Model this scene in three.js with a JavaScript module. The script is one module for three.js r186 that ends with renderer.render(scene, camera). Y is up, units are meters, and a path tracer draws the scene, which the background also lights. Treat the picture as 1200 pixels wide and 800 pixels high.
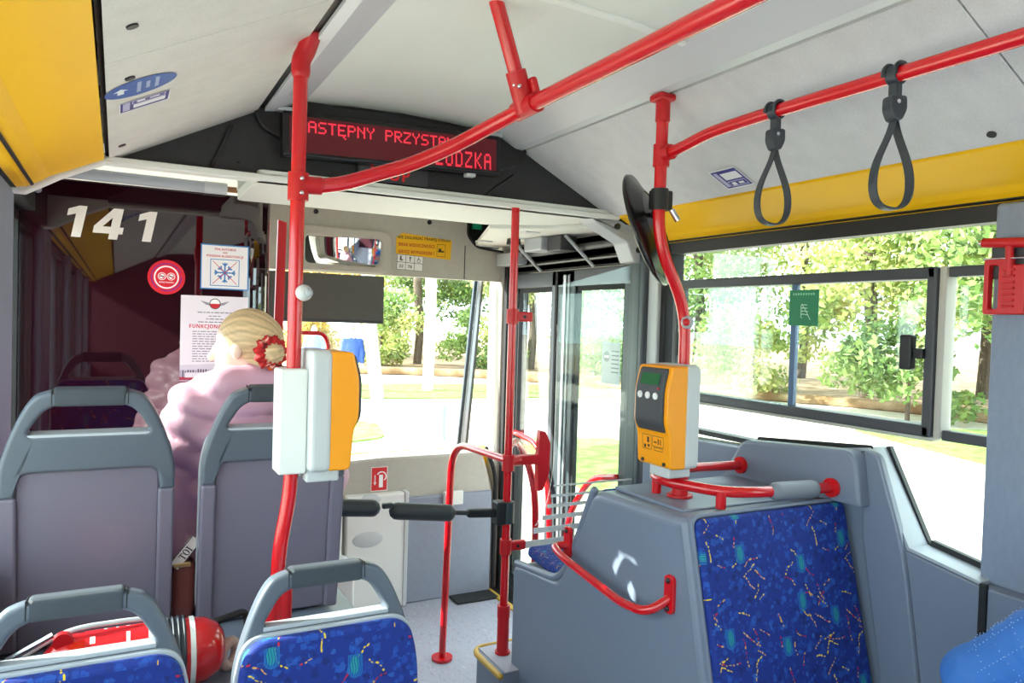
import * as THREE from 'three';
import { RoundedBoxGeometry } from 'three/addons/geometries/RoundedBoxGeometry.js';
import { mergeGeometries } from 'three/addons/utils/BufferGeometryUtils.js';
import { RectAreaLightUniformsLib } from 'three/addons/lights/RectAreaLightUniformsLib.js';

// ---------------------------------------------------------------- camera, sky, sun, exposure
const scene = new THREE.Scene();
const renderer = new THREE.WebGLRenderer({ antialias: true });
renderer.toneMapping = THREE.LinearToneMapping;
renderer.toneMappingExposure = 1.38;
renderer.shadowMap.enabled = true;
RectAreaLightUniformsLib.init();

const camera = new THREE.PerspectiveCamera(2 * Math.atan(400 / 874) * 180 / Math.PI, 1.5, 0.05, 300);
camera.position.set(0, 1.6, 0);
camera.quaternion.setFromRotationMatrix(new THREE.Matrix4().makeBasis(
  new THREE.Vector3(0.88332, 0.029977, 0.46781), new THREE.Vector3(-0.014647, 0.999231, -0.036374), new THREE.Vector3(-0.468541, 0.025278, 0.88308)));

scene.background = new THREE.Color().setRGB(0.80, 0.92, 1.0);
scene.backgroundIntensity = 5.0;

const sun = new THREE.DirectionalLight(new THREE.Color().setRGB(1, 0.95, 0.86), 16);
sun.position.set(-20, 11.6, -11);
sun.target.position.set(0, 0, 0);
sun.castShadow = true; sun.shadow.mapSize.set(2048, 2048);
Object.assign(sun.shadow.camera, { left: -25, right: 25, top: 25, bottom: -25, near: 1, far: 80 });
scene.add(sun, sun.target);

// ---------------------------------------------------------------- helpers
let seedState = 7;
const seed = (s) => { seedState = s; };
const rnd = () => { seedState |= 0; seedState = seedState + 0x6D2B79F5 | 0; let t = Math.imul(seedState ^ seedState >>> 15, 1 | seedState); t = t + Math.imul(t ^ t >>> 7, 61 | t) ^ t; return ((t ^ t >>> 14) >>> 0) / 4294967296; };
const rr = (a, b) => a + (b - a) * rnd();
const V = (x, y, z) => new THREE.Vector3(x, y, z);
const taken = {};
function numbered(n) { if (!(n in taken)) { taken[n] = 0; return n; } taken[n]++; return n + '_' + String(taken[n]).padStart(3, '0'); }
function mesh(name, geo, mat, parent) { const m = new THREE.Mesh(geo, mat); m.name = name; if (parent) parent.add(m); return m; }
function thing(name, label, category, pos = [0, 0, 0], group) {
  const o = new THREE.Group(); o.name = numbered(name); o.position.set(...pos); scene.add(o);
  o.userData = { label, category }; if (group) o.userData.group = group; return o;
}
function single(name, label, category, geo, mat, group) {
  const m = mesh(numbered(name), geo, mat, scene); m.userData = { label, category }; if (group) m.userData.group = group; return m;
}
function struct(name, geo, mat, label, category) {
  const m = mesh(numbered(name), geo, mat, scene); m.userData = { kind: 'structure', label, category }; return m;
}
function copy(o, pos, label) { const c = o.clone(); c.name = numbered(o.name.replace(/_\d{3}$/, '')); c.position.set(...pos); c.userData = { ...o.userData }; if (label) c.userData.label = label; scene.add(c); return c; }
// box by bounds, optionally rounded
function bb(x0, x1, y0, y1, z0, z1, r = 0) {
  const w = Math.abs(x1 - x0), h = Math.abs(y1 - y0), d = Math.abs(z1 - z0);
  const g = r ? new RoundedBoxGeometry(w, h, d, 3, Math.min(r, w / 2.01, h / 2.01, d / 2.01)) : new THREE.BoxGeometry(w, h, d);
  return g.translate((x0 + x1) / 2, (y0 + y1) / 2, (z0 + z1) / 2);
}
function shapeOf(pts) { const s = new THREE.Shape(); pts.forEach((p, i) => i ? s.lineTo(p[0], p[1]) : s.moveTo(p[0], p[1])); s.closePath(); return s; }
// polygon with rounded corners, radius per corner (third entry) or common
function roundShape(pts, r) {
  const s = new THREE.Shape(), n = pts.length;
  for (let i = 0; i < n; i++) {
    const p = pts[i], a = pts[(i + n - 1) % n], b = pts[(i + 1) % n], q = p[2] ?? r;
    const da = Math.hypot(a[0] - p[0], a[1] - p[1]), db = Math.hypot(b[0] - p[0], b[1] - p[1]);
    const ra = Math.min(q, da * .49), rb = Math.min(q, db * .49);
    const P0 = [p[0] + (a[0] - p[0]) / da * ra, p[1] + (a[1] - p[1]) / da * ra], P1 = [p[0] + (b[0] - p[0]) / db * rb, p[1] + (b[1] - p[1]) / db * rb];
    if (i) s.lineTo(...P0); else s.moveTo(...P0);
    if (q > 0) s.quadraticCurveTo(p[0], p[1], ...P1);
  }
  s.closePath(); return s;
}
function extXY(shape, z0, z1, bevel = 0, seg = 2, curve = 8) {
  const d = z1 - z0;
  const g = new THREE.ExtrudeGeometry(shape, { depth: d - 2 * bevel, bevelEnabled: bevel > 0, bevelSize: bevel, bevelThickness: bevel, bevelOffset: -bevel, bevelSegments: seg, curveSegments: curve });
  return g.translate(0, 0, z0 + bevel);
}
// shape drawn in (z, y), extruded along x from x0 to x1
function extZY(shape, x0, x1, bevel = 0, seg = 2, curve = 8) {
  const d = x1 - x0;
  const g = new THREE.ExtrudeGeometry(shape, { depth: d - 2 * bevel, bevelEnabled: bevel > 0, bevelSize: bevel, bevelThickness: bevel, bevelOffset: -bevel, bevelSegments: seg, curveSegments: curve });
  g.translate(0, 0, -x1 + bevel); return g.rotateY(-Math.PI / 2);
}
// shape drawn in (x, z), extruded up from y0 to y1
function extXZ(shape, y0, y1, bevel = 0) {
  const g = new THREE.ExtrudeGeometry(shape, { depth: y1 - y0 - 2 * bevel, bevelEnabled: bevel > 0, bevelSize: bevel, bevelThickness: bevel, bevelOffset: -bevel, bevelSegments: 2, curveSegments: 8 });
  g.translate(0, 0, -y1 + bevel); return g.rotateX(Math.PI / 2);
}
// pipe along a polyline with rounded bends
function path(pts, bend) {
  const cp = new THREE.CurvePath(), P = pts.map((p) => V(...p));
  let from = P[0];
  for (let i = 1; i < P.length - 1; i++) {
    const a = P[i - 1], p = P[i], b = P[i + 1], q = Math.min(bend, a.distanceTo(p) * .49, p.distanceTo(b) * .49);
    const s = p.clone().add(a.clone().sub(p).setLength(q)), e = p.clone().add(b.clone().sub(p).setLength(q));
    cp.add(new THREE.LineCurve3(from, s)); cp.add(new THREE.QuadraticBezierCurve3(s, p, e)); from = e;
  }
  cp.add(new THREE.LineCurve3(from, P[P.length - 1])); return cp;
}
function pipe(pts, r, bend = .06, seg = 60, radial = 16) {
  const c = path(pts, bend), g = new THREE.TubeGeometry(c, pts.length > 2 ? seg : 1, r, radial, false);
  return merged([g, ...[0, 1].map((k) => { const s = new THREE.SphereGeometry(r, radial, 6); const p = c.getPoint(k); return s.translate(p.x, p.y, p.z); })]);
}
function smoothPipe(pts, r, seg = 60, radial = 16) {
  const c = new THREE.CatmullRomCurve3(pts.map((p) => V(...p)));
  return merged([new THREE.TubeGeometry(c, seg, r, radial, false), ...[0, 1].map((k) => { const p = c.getPoint(k); return new THREE.SphereGeometry(r, radial, 6).translate(p.x, p.y, p.z); })]);
}
function cylBetween(a, b, r0, r1 = r0, seg = 20) {
  const A = V(...a), B = V(...b), g = new THREE.CylinderGeometry(r1, r0, A.distanceTo(B), seg);
  g.applyQuaternion(new THREE.Quaternion().setFromUnitVectors(V(0, 1, 0), B.clone().sub(A).normalize()));
  const m = A.add(B).multiplyScalar(.5); return g.translate(m.x, m.y, m.z);
}
function basisGeo(g, c, right, up) {
  const R = V(...right).normalize(), U0 = V(...up), N = R.clone().cross(U0).normalize(), U = N.clone().cross(R).normalize();
  return g.applyMatrix4(new THREE.Matrix4().makeBasis(R, U, N).setPosition(...c));
}
function noFaces(g) { return g; }
const merged = (list) => mergeGeometries(list.map((g) => { const q = g.index ? g.toNonIndexed() : g; for (const k of Object.keys(q.attributes)) if (!['position', 'normal', 'uv'].includes(k)) q.deleteAttribute(k); return q; }));

// ---------------------------------------------------------------- textures
function canvasTex(w, h, draw, srgb = true) {
  const c = document.createElement('canvas'); c.width = w; c.height = h; draw(c.getContext('2d'), w, h);
  const t = new THREE.CanvasTexture(c); t.magFilter = THREE.LinearFilter; if (srgb) t.colorSpace = THREE.SRGBColorSpace; return t;
}
function tiled(t, rx, ry = rx) { t.wrapS = t.wrapT = THREE.RepeatWrapping; t.repeat.set(rx, ry); return t; }
// soft tileable grain around a mean tone
function grainTex(size, rgb, amp, blotch = 0, s = 11) {
  seed(s);
  return canvasTex(size, size, (x) => {
    const im = x.createImageData(size, size), n = 16, low = Array.from({ length: n * n }, () => rnd() - .5);
    for (let j = 0; j < size; j++) for (let i = 0; i < size; i++) {
      const u = i / size * n, v = j / size * n, a = u | 0, b = v | 0, fu = u - a, fv = v - b;
      const L = (p, q) => low[(p % n) + (q % n) * n];
      const lo = (L(a, b) * (1 - fu) + L(a + 1, b) * fu) * (1 - fv) + (L(a, b + 1) * (1 - fu) + L(a + 1, b + 1) * fu) * fv;
      const d = (rnd() - .5) * amp + lo * blotch, k = (j * size + i) * 4;
      for (let c = 0; c < 3; c++) im.data[k + c] = Math.max(0, Math.min(255, rgb[c] + d)); im.data[k + 3] = 255;
    }
    x.putImageData(im, 0, 0);
  });
}
const bumpGrain = tiled(grainTex(256, [128, 128, 128], 120, 20, 21), 4); bumpGrain.colorSpace = THREE.NoColorSpace;
const gripBump = tiled(canvasTex(128, 128, (x, w, h) => {
  x.fillStyle = '#000'; x.fillRect(0, 0, w, h); x.fillStyle = '#fff';
  for (let j = 0; j < 8; j++) for (let i = 0; i < 8; i++) { x.beginPath(); x.arc(i * 16 + (j % 2) * 8 + 4, j * 16 + 8, 5, 0, 7); x.fill(); }
}, false), 14, 14);
const fabricTex = tiled(canvasTex(1024, 1024, (x, w, h) => {
  seed(41);
  x.fillStyle = '#0b2b84'; x.fillRect(0, 0, w, h);
  const wrap = (px, py, m, f) => { for (const ox of [-w, 0, w]) for (const oy of [-h, 0, h]) if (px + ox > -m && px + ox < w + m && py + oy > -m && py + oy < h + m) { x.save(); x.translate(px + ox, py + oy); f(); x.restore(); } };
  for (let k = 0; k < 900; k++) {           // marbled blue shards
    const px = rr(0, w), py = rr(0, h), s = rr(8, 40), a0 = rr(0, 6), n = 4 + (rnd() * 3 | 0), rad = Array.from({ length: n }, () => rr(.3, 1));
    const col = ['#164aa8', '#205cb8', '#092270', '#071b60', '#184eac', '#2c6cc4', '#0a287a'][rnd() * 7 | 0], al = rr(.25, .7);
    wrap(px, py, 60, () => { x.globalAlpha = al; x.fillStyle = col; x.beginPath(); rad.forEach((q, i) => { const a = a0 + i / n * 6.283; x[i ? 'lineTo' : 'moveTo'](Math.cos(a) * s * q, Math.sin(a) * s * q); }); x.fill(); });
  }
  x.globalAlpha = 1;
  for (let k = 0; k < 46; k++) {            // broken streaks of yellow, orange and crimson dabs
    const px = rr(0, w), py = rr(0, h), a = rr(0, 6.28), n = 3 + (rnd() * 5 | 0), mode = rnd();
    const dabs = []; let cx = 0, cy = 0, ang = a;
    for (let i = 0; i < n; i++) { dabs.push([cx, cy, ang, rr(11, 30), rr(6, 14), mode < .3 ? (rnd() < .6 ? '#b0123c' : '#d8a13c') : mode < .65 ? '#e6c02a' : rnd() < .8 ? '#dba05a' : '#c01840', rnd()]); ang += rr(-.4, .4); cx += Math.cos(ang) * rr(16, 34); cy += Math.sin(ang) * rr(16, 34); }
    wrap(px, py, 220, () => { for (const [dx, dy, da, l, t, c, j] of dabs) { x.save(); x.translate(dx, dy); x.rotate(da); x.fillStyle = c; x.beginPath(); x.moveTo(-l / 2, -t * .4); x.lineTo(l * .2, -t / 2); x.lineTo(l / 2, t * .1 * j); x.lineTo(l * .1, t / 2); x.lineTo(-l * .45, t * .3); x.fill(); x.restore(); } });
  }
  for (const [px, py] of [[150, 200], [660, 330], [330, 700], [900, 830], [860, 60]]) wrap(px, py, 90, () => {   // pale teal shields
    x.globalAlpha = .75; x.fillStyle = '#0f6fb0'; x.beginPath(); x.moveTo(-42, -60); x.lineTo(42, -60); x.lineTo(42, 30); x.quadraticCurveTo(40, 66, 0, 70); x.quadraticCurveTo(-40, 66, -42, 30); x.fill();
    x.fillStyle = '#1a9a90'; x.globalAlpha = .8; x.beginPath(); x.ellipse(4, 0, 24, 50, 0, 0, 7); x.fill();
    x.strokeStyle = '#0c3f8c'; x.lineWidth = 4; x.globalAlpha = .9;
    for (let i = -2; i < 3; i++) { x.beginPath(); x.moveTo(i * 15, -50); x.bezierCurveTo(i * 15 + 18, -20, i * 15 - 18, 15, i * 15 + 6, 52); x.stroke(); }
    x.globalAlpha = 1;
  });
}), 1 / .42);
const floorTex = tiled(canvasTex(512, 512, (x, w, h) => {
  seed(5); x.fillStyle = '#a5a6b4'; x.fillRect(0, 0, w, h);
  for (let k = 0; k < 9000; k++) { x.fillStyle = ['#8d8e9e', '#babbc6', '#7c7d90', '#a77f93', '#c7c7d0'][rnd() * 5 | 0]; x.globalAlpha = rr(.25, .8); x.fillRect(rr(0, w), rr(0, h), rr(1, 3), rr(1, 3)); }
  x.globalAlpha = 1;
}), 2.2);

// ---------------------------------------------------------------- materials
const std = (o) => new THREE.MeshStandardMaterial(o);
const phys = (o) => new THREE.MeshPhysicalMaterial(o);
const rgb = (r, g, b) => new THREE.Color(`rgb(${r},${g},${b})`);
const M = {
  red: phys({ color: rgb(206, 8, 22), roughness: .26, clearcoat: .6, clearcoatRoughness: .15 }),
  redPlastic: std({ color: rgb(196, 20, 30), roughness: .4 }),
  grey: std({ color: rgb(118, 127, 146), roughness: .36, bumpMap: bumpGrain, bumpScale: .0002 }),
  seatShell: std({ color: rgb(112, 106, 122), roughness: .34, bumpMap: bumpGrain, bumpScale: .00015 }),
  seatFrame: std({ color: rgb(86, 94, 106), roughness: .42 }),
  grip: std({ color: rgb(86, 94, 106), roughness: .55, bumpMap: gripBump, bumpScale: .003 }),
  fabric: std({ map: fabricTex, roughness: .78 }),
  yellow: std({ color: rgb(255, 196, 0), roughness: .42 }),
  panelWarm: std({ map: tiled(grainTex(256, [214, 210, 206], 12, 8, 31), 2), roughness: .62 }),
  panelCool: std({ map: tiled(grainTex(256, [206, 205, 210], 12, 8, 32), 2), roughness: .62 }),
  ceiling: std({ color: rgb(222, 224, 220), roughness: .6 }),
  duct: std({ color: rgb(202, 203, 210), roughness: .35 }),
  white: std({ color: rgb(232, 233, 230), roughness: .5 }),
  beige: std({ map: tiled(grainTex(128, [184, 180, 170], 10, 6, 33), 3), roughness: .6 }),
  black: std({ color: rgb(26, 27, 30), roughness: .5 }),
  blackGloss: std({ color: rgb(18, 19, 22), roughness: .22 }),
  rubber: std({ color: rgb(32, 33, 36), roughness: .8 }),
  bulkhead: std({ map: tiled(grainTex(128, [38, 38, 42], 16, 4, 34), 3), roughness: .5 }),
  frame: std({ color: rgb(62, 64, 70), roughness: .45 }),
  doorFrame: std({ color: rgb(72, 78, 86), roughness: .4 }),
  pillar: std({ map: tiled(grainTex(128, [128, 138, 158], 8, 6, 35), 3), roughness: .6 }),
  alu: std({ color: rgb(196, 200, 206), roughness: .35, metalness: .6 }),
  chrome: std({ color: rgb(215, 215, 220), roughness: .2, metalness: .95 }),
  floor: std({ map: floorTex, roughness: .5 }),
  glass: phys({ color: rgb(244, 250, 247), roughness: .0, transmission: 1, thickness: 0, ior: 1.5 }),
  clear: phys({ color: rgb(246, 252, 248), roughness: .0, transmission: 1, thickness: 0, ior: 1.45 }),
  cabGlass: phys({ color: rgb(34, 6, 16), roughness: .02, ior: 1.9 }),
  strap: std({ color: rgb(50, 57, 67), roughness: .5 }),
  orange: std({ color: rgb(250, 160, 8), roughness: .32 }),
  lightGrey: std({ color: rgb(198, 202, 204), roughness: .45 }),
  pad: std({ color: rgb(54, 58, 62), roughness: .45 }),
  blind: std({ color: rgb(90, 90, 86), roughness: .8 }),
  silver: std({ color: rgb(170, 176, 184), roughness: .4 }),
  mirror: std({ color: rgb(235, 238, 240), roughness: .02, metalness: 1 }),
  screw: std({ color: rgb(60, 60, 64), roughness: .4, metalness: .7 }),
};
const paint = (tex, rough = .45) => std({ map: tex, roughness: rough });

const XL = -.27, XR = 2.13, XC = .94, ZB = 4.2;      // inner walls, centre line, rear end
const mx = (x) => 2 * XC - x;

// ================================================================ SHELL OF THE VEHICLE
struct('floor', bb(-.36, 2.22, -.06, 0, -4.3, ZB), M.floor, 'grey speckled vinyl floor of the aisle', 'floor');

// ---- right side wall
{
  const w = struct('wall_right', extZY(shapeOf([[-2.60, 0], [-2.60, 1.14], [-1.96, 1.165], [-1.51, 1.235], [-1.36, .968], [-1.15, .935], [ZB, .93], [ZB, 0]]), 2.045, 2.158, .006), M.grey, 'grey lower side wall with slanted window corner on the kerb side', 'wall');
  mesh('joint_strip', bb(2.036, 2.05, .0, .945, -1.148, -1.128, .003), M.rubber, w);
  mesh('sill_trim', extZY(shapeOf([[-1.955, 1.166], [-1.512, 1.236], [-1.362, .970], [-1.15, .937], [-1.15, .945], [-1.356, .979], [-1.505, 1.247], [-1.957, 1.174]]), 2.05, 2.150), M.silver, w);
  mesh('upper_fascia', bb(2.12, 2.28, 1.957, 2.5, -2.62, ZB), M.black, w);
  mesh('outer_skin', bb(2.158, 2.22, -.32, .93, -2.6, ZB), M.yellow, w);
}
struct('pillar_right', bb(2.09, 2.2, .93, 1.96, -1.18, -.80, .012), M.pillar, 'blue grey window pillar carrying the red hammer', 'pillar');
struct('pillar_right', bb(2.09, 2.2, .93, 1.96, .85, 1.05, .012), M.pillar, 'blue grey window pillar further back on the kerb side', 'pillar');
struct('pillar_right', bb(2.09, 2.2, .93, 1.96, 2.7, 2.9, .012), M.pillar, 'blue grey rear window pillar on the kerb side', 'pillar');
{ // post between front window and door
  const p = struct('pillar_right', bb(2.06, 2.2, 0, 1.98, -2.76, -2.655, .01), M.doorFrame, 'grey door post between entrance and front window', 'pillar');
  mesh('trim_strip', bb(2.085, 2.2, 1.14, 1.96, -2.655, -2.585, .008), M.lightGrey, p);
  mesh('rubber_seal', bb(2.10, 2.2, 1.14, 1.955, -2.585, -2.55, .006), M.rubber, p);
}
function fixedWindow(name, x, z0, z1, y0, y1, label) {
  const w = struct(name, bb(x - .004, x + .004, y0, y1, z0, z1), M.glass, label, 'window');
  const t = .022;
  mesh('window_frame', merged([bb(x - .03, x + .02, y1 - .04, y1, z0, z1), bb(x - .02, x + .02, y0, y0 + t, z0, z1), bb(x - .02, x + .02, y0, y1, z0, z0 + t), bb(x - .02, x + .02, y0, y1, z1 - t, z1)]), M.black, w);
  return w;
}
{ // front right window with its sliding vent
  const x = 2.15;
  const w = struct('window_1', bb(x - .004, x + .004, .92, 1.96, -2.56, -1.17), M.glass, 'large side window with sliding vent beside the entrance', 'window');
  mesh('window_frame', bb(x - .035, x + .02, 1.915, 1.958, -2.58, -1.17), M.black, w);
  mesh('window_frame', extZY(shapeOf([[-1.352, .968], [-1.15, .936], [-1.15, .962], [-1.346, .994]]), x - .012, x + .006), M.black, w);
  mesh('window_frame', extZY(shapeOf([[-1.508, 1.245], [-1.352, .955], [-1.338, .955], [-1.494, 1.25]]), x - .012, x + .006), M.black, w);
  mesh('window_frame', bb(x - .03, x + .02, 1.165, 1.185, -2.56, -1.95), M.black, w);
  const f = mesh('vent_frame', bb(x - .05, x + .012, 1.765, 1.80, -2.5, -1.345, .006), M.frame, w);
  mesh('vent_rail', bb(x - .05, x + .012, 1.30, 1.335, -2.5, -1.345, .006), M.frame, w);
  mesh('vent_rail', bb(x - .035, x + .012, 1.288, 1.302, -2.5, -1.345, .003), M.beige, w);
  mesh('vent_stile', bb(x - .05, x + .012, 1.30, 1.80, -1.372, -1.34, .006), M.frame, w);
  mesh('vent_stile', bb(x - .04, x + .012, 1.30, 1.80, -1.34, -1.318, .004), M.beige, w);
  mesh('vent_stile', bb(x - .05, x + .012, 1.30, 1.80, -2.50, -2.47, .006), M.frame, w);
  mesh('vent_rail', bb(x - .03, x + .012, 1.77, 1.80, -1.32, -1.17, .004), M.frame, w);
  mesh('vent_rail', bb(x - .03, x + .012, 1.295, 1.325, -1.32, -1.17, .004), M.frame, w);
  mesh('vent_rail', bb(x - .03, x + .012, 1.77, 1.80, -2.56, -2.5, .004), M.frame, w);
  mesh('slider_pane', bb(x - .022, x - .017, 1.335, 1.765, -2.47, -1.86), M.glass, w);
  mesh('slider_edge', bb(x - .03, x - .01, 1.335, 1.765, -1.885, -1.862, .003), std({ color: rgb(70, 100, 135), roughness: .35 }), w);
  const l = mesh('latch', bb(x - .075, x - .045, 1.495, 1.60, -1.435, -1.395, .008), M.black, w);
  mesh('latch_arm', bb(x - .065, x - .045, 1.53, 1.56, -1.40, -1.365, .004), M.black, l);
  mesh('latch', bb(x - .07, x - .045, 1.48, 1.58, -2.46, -2.44, .006), M.black, w);
  void f;
}
fixedWindow('window_2', 2.15, -.80, .85, .92, 1.957, 'side window behind the hammer pillar');
fixedWindow('window_3', 2.15, 1.05, 2.7, .92, 1.957, 'second side window behind the hammer pillar');
fixedWindow('window_4', 2.15, 2.9, ZB, .92, 1.957, 'rearmost side window on the kerb side');

// ---- left side wall
{
  const w = struct('wall_left', bb(-.40, -.28, -.05, .92, -4.1, ZB), M.grey, 'grey lower side wall on the street side', 'wall');
  mesh('upper_fascia', bb(-.42, -.27, 1.957, 2.5, -4.1, ZB), M.black, w);
  mesh('cab_wall', bb(-.42, -.36, .92, 1.957, -4.1, -3.3), M.black, w);
}
for (const [z0, z1, l] of [[-2.72, -2.32, 'grey window pillar beside the front window seat'], [-.75, -.55, 'grey window pillar on the street side behind the front seats'], [1.05, 1.25, 'grey middle window pillar on the street side'], [2.8, 3.0, 'grey rear window pillar on the street side']])
  struct('pillar_left', bb(-.40, -.28, .92, 1.96, z0, z1, .012), M.pillar, l, 'pillar');
fixedWindow('window_5', -.34, -3.25, -2.72, .92, 1.957, 'small street side window beside the driver cab');
fixedWindow('window_6', -.34, -2.32, -.75, .92, 1.957, 'street side window beside the front seats');
fixedWindow('window_7', -.34, -.55, 1.05, .92, 1.957, 'street side window behind the front seats');
fixedWindow('window_8', -.34, 1.25, 2.8, .92, 1.957, 'second street side window behind the front seats');
fixedWindow('window_9', -.34, 3.0, ZB, .92, 1.957, 'rearmost street side window');
struct('wall_rear', bb(-.42, 2.28, -.05, 2.5, ZB, ZB + .06), std({ color: rgb(74, 24, 38), roughness: .6 }), 'dark maroon rear wall of the cabin', 'wall');

// ---- ceiling
{
  const roof = struct('ceiling', bb(-.42, 2.28, 2.45, 2.5, -4.35, ZB + .05), M.black, 'curved cabin ceiling of pale panels', 'ceiling');
  const Z0 = -2.74;
  const slab = (pts, z0, z1, b = 0) => extXY(shapeOf(pts), z0, z1, b);
  const line = (a, t) => { const up = a.map(([x, y]) => [x, y + t]).reverse(); return [...a, ...up]; };
  // middle panels, one either side of a cross bead
  for (const [z0, z1] of [[Z0, -1.57], [-1.545, .6], [.62, ZB]])
    mesh('ceiling_panel', slab(line([[.565, 2.352], [.75, 2.37], [.94, 2.376], [1.13, 2.37], [1.315, 2.352]], .012), z0, z1), M.ceiling, roof);
  mesh('cross_bead', slab(line([[.565, 2.346], [.75, 2.363], [.94, 2.369], [1.13, 2.363], [1.315, 2.346]], .012), -1.57, -1.545, .003), M.white, roof);
  // shallow air ducts
  for (const s of [0, 1]) {
    const p = line([[.437, 2.298], [.47, 2.302], [.545, 2.34], [.572, 2.352]], .012), q = s ? p.map(([x, y]) => [mx(x), y]).reverse() : p;
    mesh('air_duct', slab(q, Z0, ZB), M.duct, roof);
    const g = [[.408, 2.312], [.44, 2.312], [.44, 2.33], [.408, 2.33]];
    mesh('groove_strip', slab(s ? g.map(([x, y]) => [mx(x), y]).reverse() : g, Z0, ZB), M.black, roof);
    // sloping hatches with joints between them
    const h = line([[-.028, 2.074], [.415, 2.30]], .012), hq = s ? h.map(([x, y]) => [mx(x), y]).reverse() : h;
    const cuts = s ? [Z0, -.94, .9, 2.7, ZB] : [Z0, -1.66, .5, 2.4, ZB];
    for (let i = 0; i + 1 < cuts.length; i++) {
      const hp = mesh('ceiling_hatch', slab(hq, cuts[i] + (i ? .002 : 0), cuts[i + 1] - .002, .002), s ? M.panelCool : M.panelWarm, roof);
      void hp;
    }
    mesh('hatch_backing', slab((s ? (a) => a.map(([x, y]) => [mx(x), y]).reverse() : (a) => a)(line([[-.04, 2.09], [.42, 2.325]], .01)), Z0, ZB), M.black, roof);
    // yellow cove above the windows
    const y = line([[-.30, 1.955], [-.245, 1.962], [-.205, 1.985], [-.185, 2.0], [-.12, 2.03], [-.042, 2.068]], .012);
    mesh('yellow_cove', slab(s ? y.map(([x, v]) => [mx(x), v]).reverse() : y, -2.66, ZB), M.yellow, roof);
    mesh('cove_seam', slab((s ? (a) => a.map(([x, v]) => [mx(x), v]).reverse() : (a) => a)([[-.232, 1.966], [-.225, 1.970], [-.225, 1.976], [-.232, 1.972]]), -2.66, ZB), M.black, roof);
  }
  // hatch locks (small quarter turn screws)
  const lock = new THREE.CylinderGeometry(.011, .011, .006, 16);
  const nL = V(.23, -.45, 0).normalize(), nR = V(-.23, -.45, 0).normalize();
  for (const [p, n] of [[[.016, 2.096, -1.475], nL], [[.017, 2.096, -1.804], nL], [[.006, 2.091, -2.516], nL], [[1.871, 2.092, -1.073], nR]]) {
    const o = mesh('hatch_lock', lock.clone().applyQuaternion(new THREE.Quaternion().setFromUnitVectors(V(0, 1, 0), n)).translate(...p), M.screw, roof); void o;
  }
}

// ---- front bulkhead with the black fascia
{
  const b = struct('bulkhead', extXY(shapeOf([[-.04, 2.075], [-.04, 2.09], [.415, 2.32], [.56, 2.36], [.94, 2.385], [1.32, 2.36], [1.465, 2.32], [1.92, 2.09], [1.92, 2.075]]), -2.80, -2.71), M.bulkhead, 'black textured fascia above the entrance and driver cab', 'bulkhead');
  mesh('fascia_rib', cylBetween([.27, 2.085, -2.705], [.335, 2.24, -2.705], .006), M.black, b);
  mesh('fascia_rib', cylBetween([1.27, 2.085, -2.705], [1.42, 2.20, -2.705], .006), M.black, b);
  const ledge = mesh('display_shelf', roundShapeGeo(), M.black, b);
  void ledge;
  const tr = mesh('trim_lip', bb(-.04, 1.93, 2.06, 2.082, -2.73, -2.665, .006), M.white, b);
  void tr;
  for (const [x, y] of [[.52, 2.11], [.36, 2.12], [1.30, 2.10], [1.62, 2.115]]) mesh('screw', new THREE.SphereGeometry(.005, 10, 8).translate(x, y, -2.71), M.screw, b);
  mesh('gap_cover', bb(-.42, 2.28, 2.39, 2.46, -2.80, -2.72), M.black, b);
  mesh('cove_end', extXY(shapeOf([[-.30, 1.945], [-.25, 1.945], [-.20, 1.975], [-.16, 2.0], [-.03, 2.065], [-.04, 2.09], [-.30, 2.09]]), -2.72, -2.665, .006), M.white, b);
}
function roundShapeGeo() { return extXY(roundShape([[.40, 2.30], [.50, 2.355], [1.36, 2.355], [1.47, 2.30], [1.44, 2.24], [1.3, 2.19], [.55, 2.19], [.43, 2.24]], .02), -2.715, -2.68, .004); }
{
  const c = struct('ceiling', extXZ(roundShape([[.42, -2.68], [.42, -3.2], [1.55, -3.2], [1.80, -3.02], [1.93, -2.68]], .03), 2.06, 2.10, .004), M.ceiling, 'white ceiling beam over the entrance', 'ceiling');
  mesh('dome_panel', bb(-.40, 2.28, 2.27, 2.31, -4.2, -2.72), M.white, c);
  mesh('dome_panel', bb(.42, 1.62, 2.10, 2.30, -3.2, -3.16), M.white, c);
  const cabCeil = mesh('cab_ceiling', bb(-.40, .60, 2.145, 2.18, -4.1, -2.80), M.white, c); void cabCeil;
}

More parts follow.
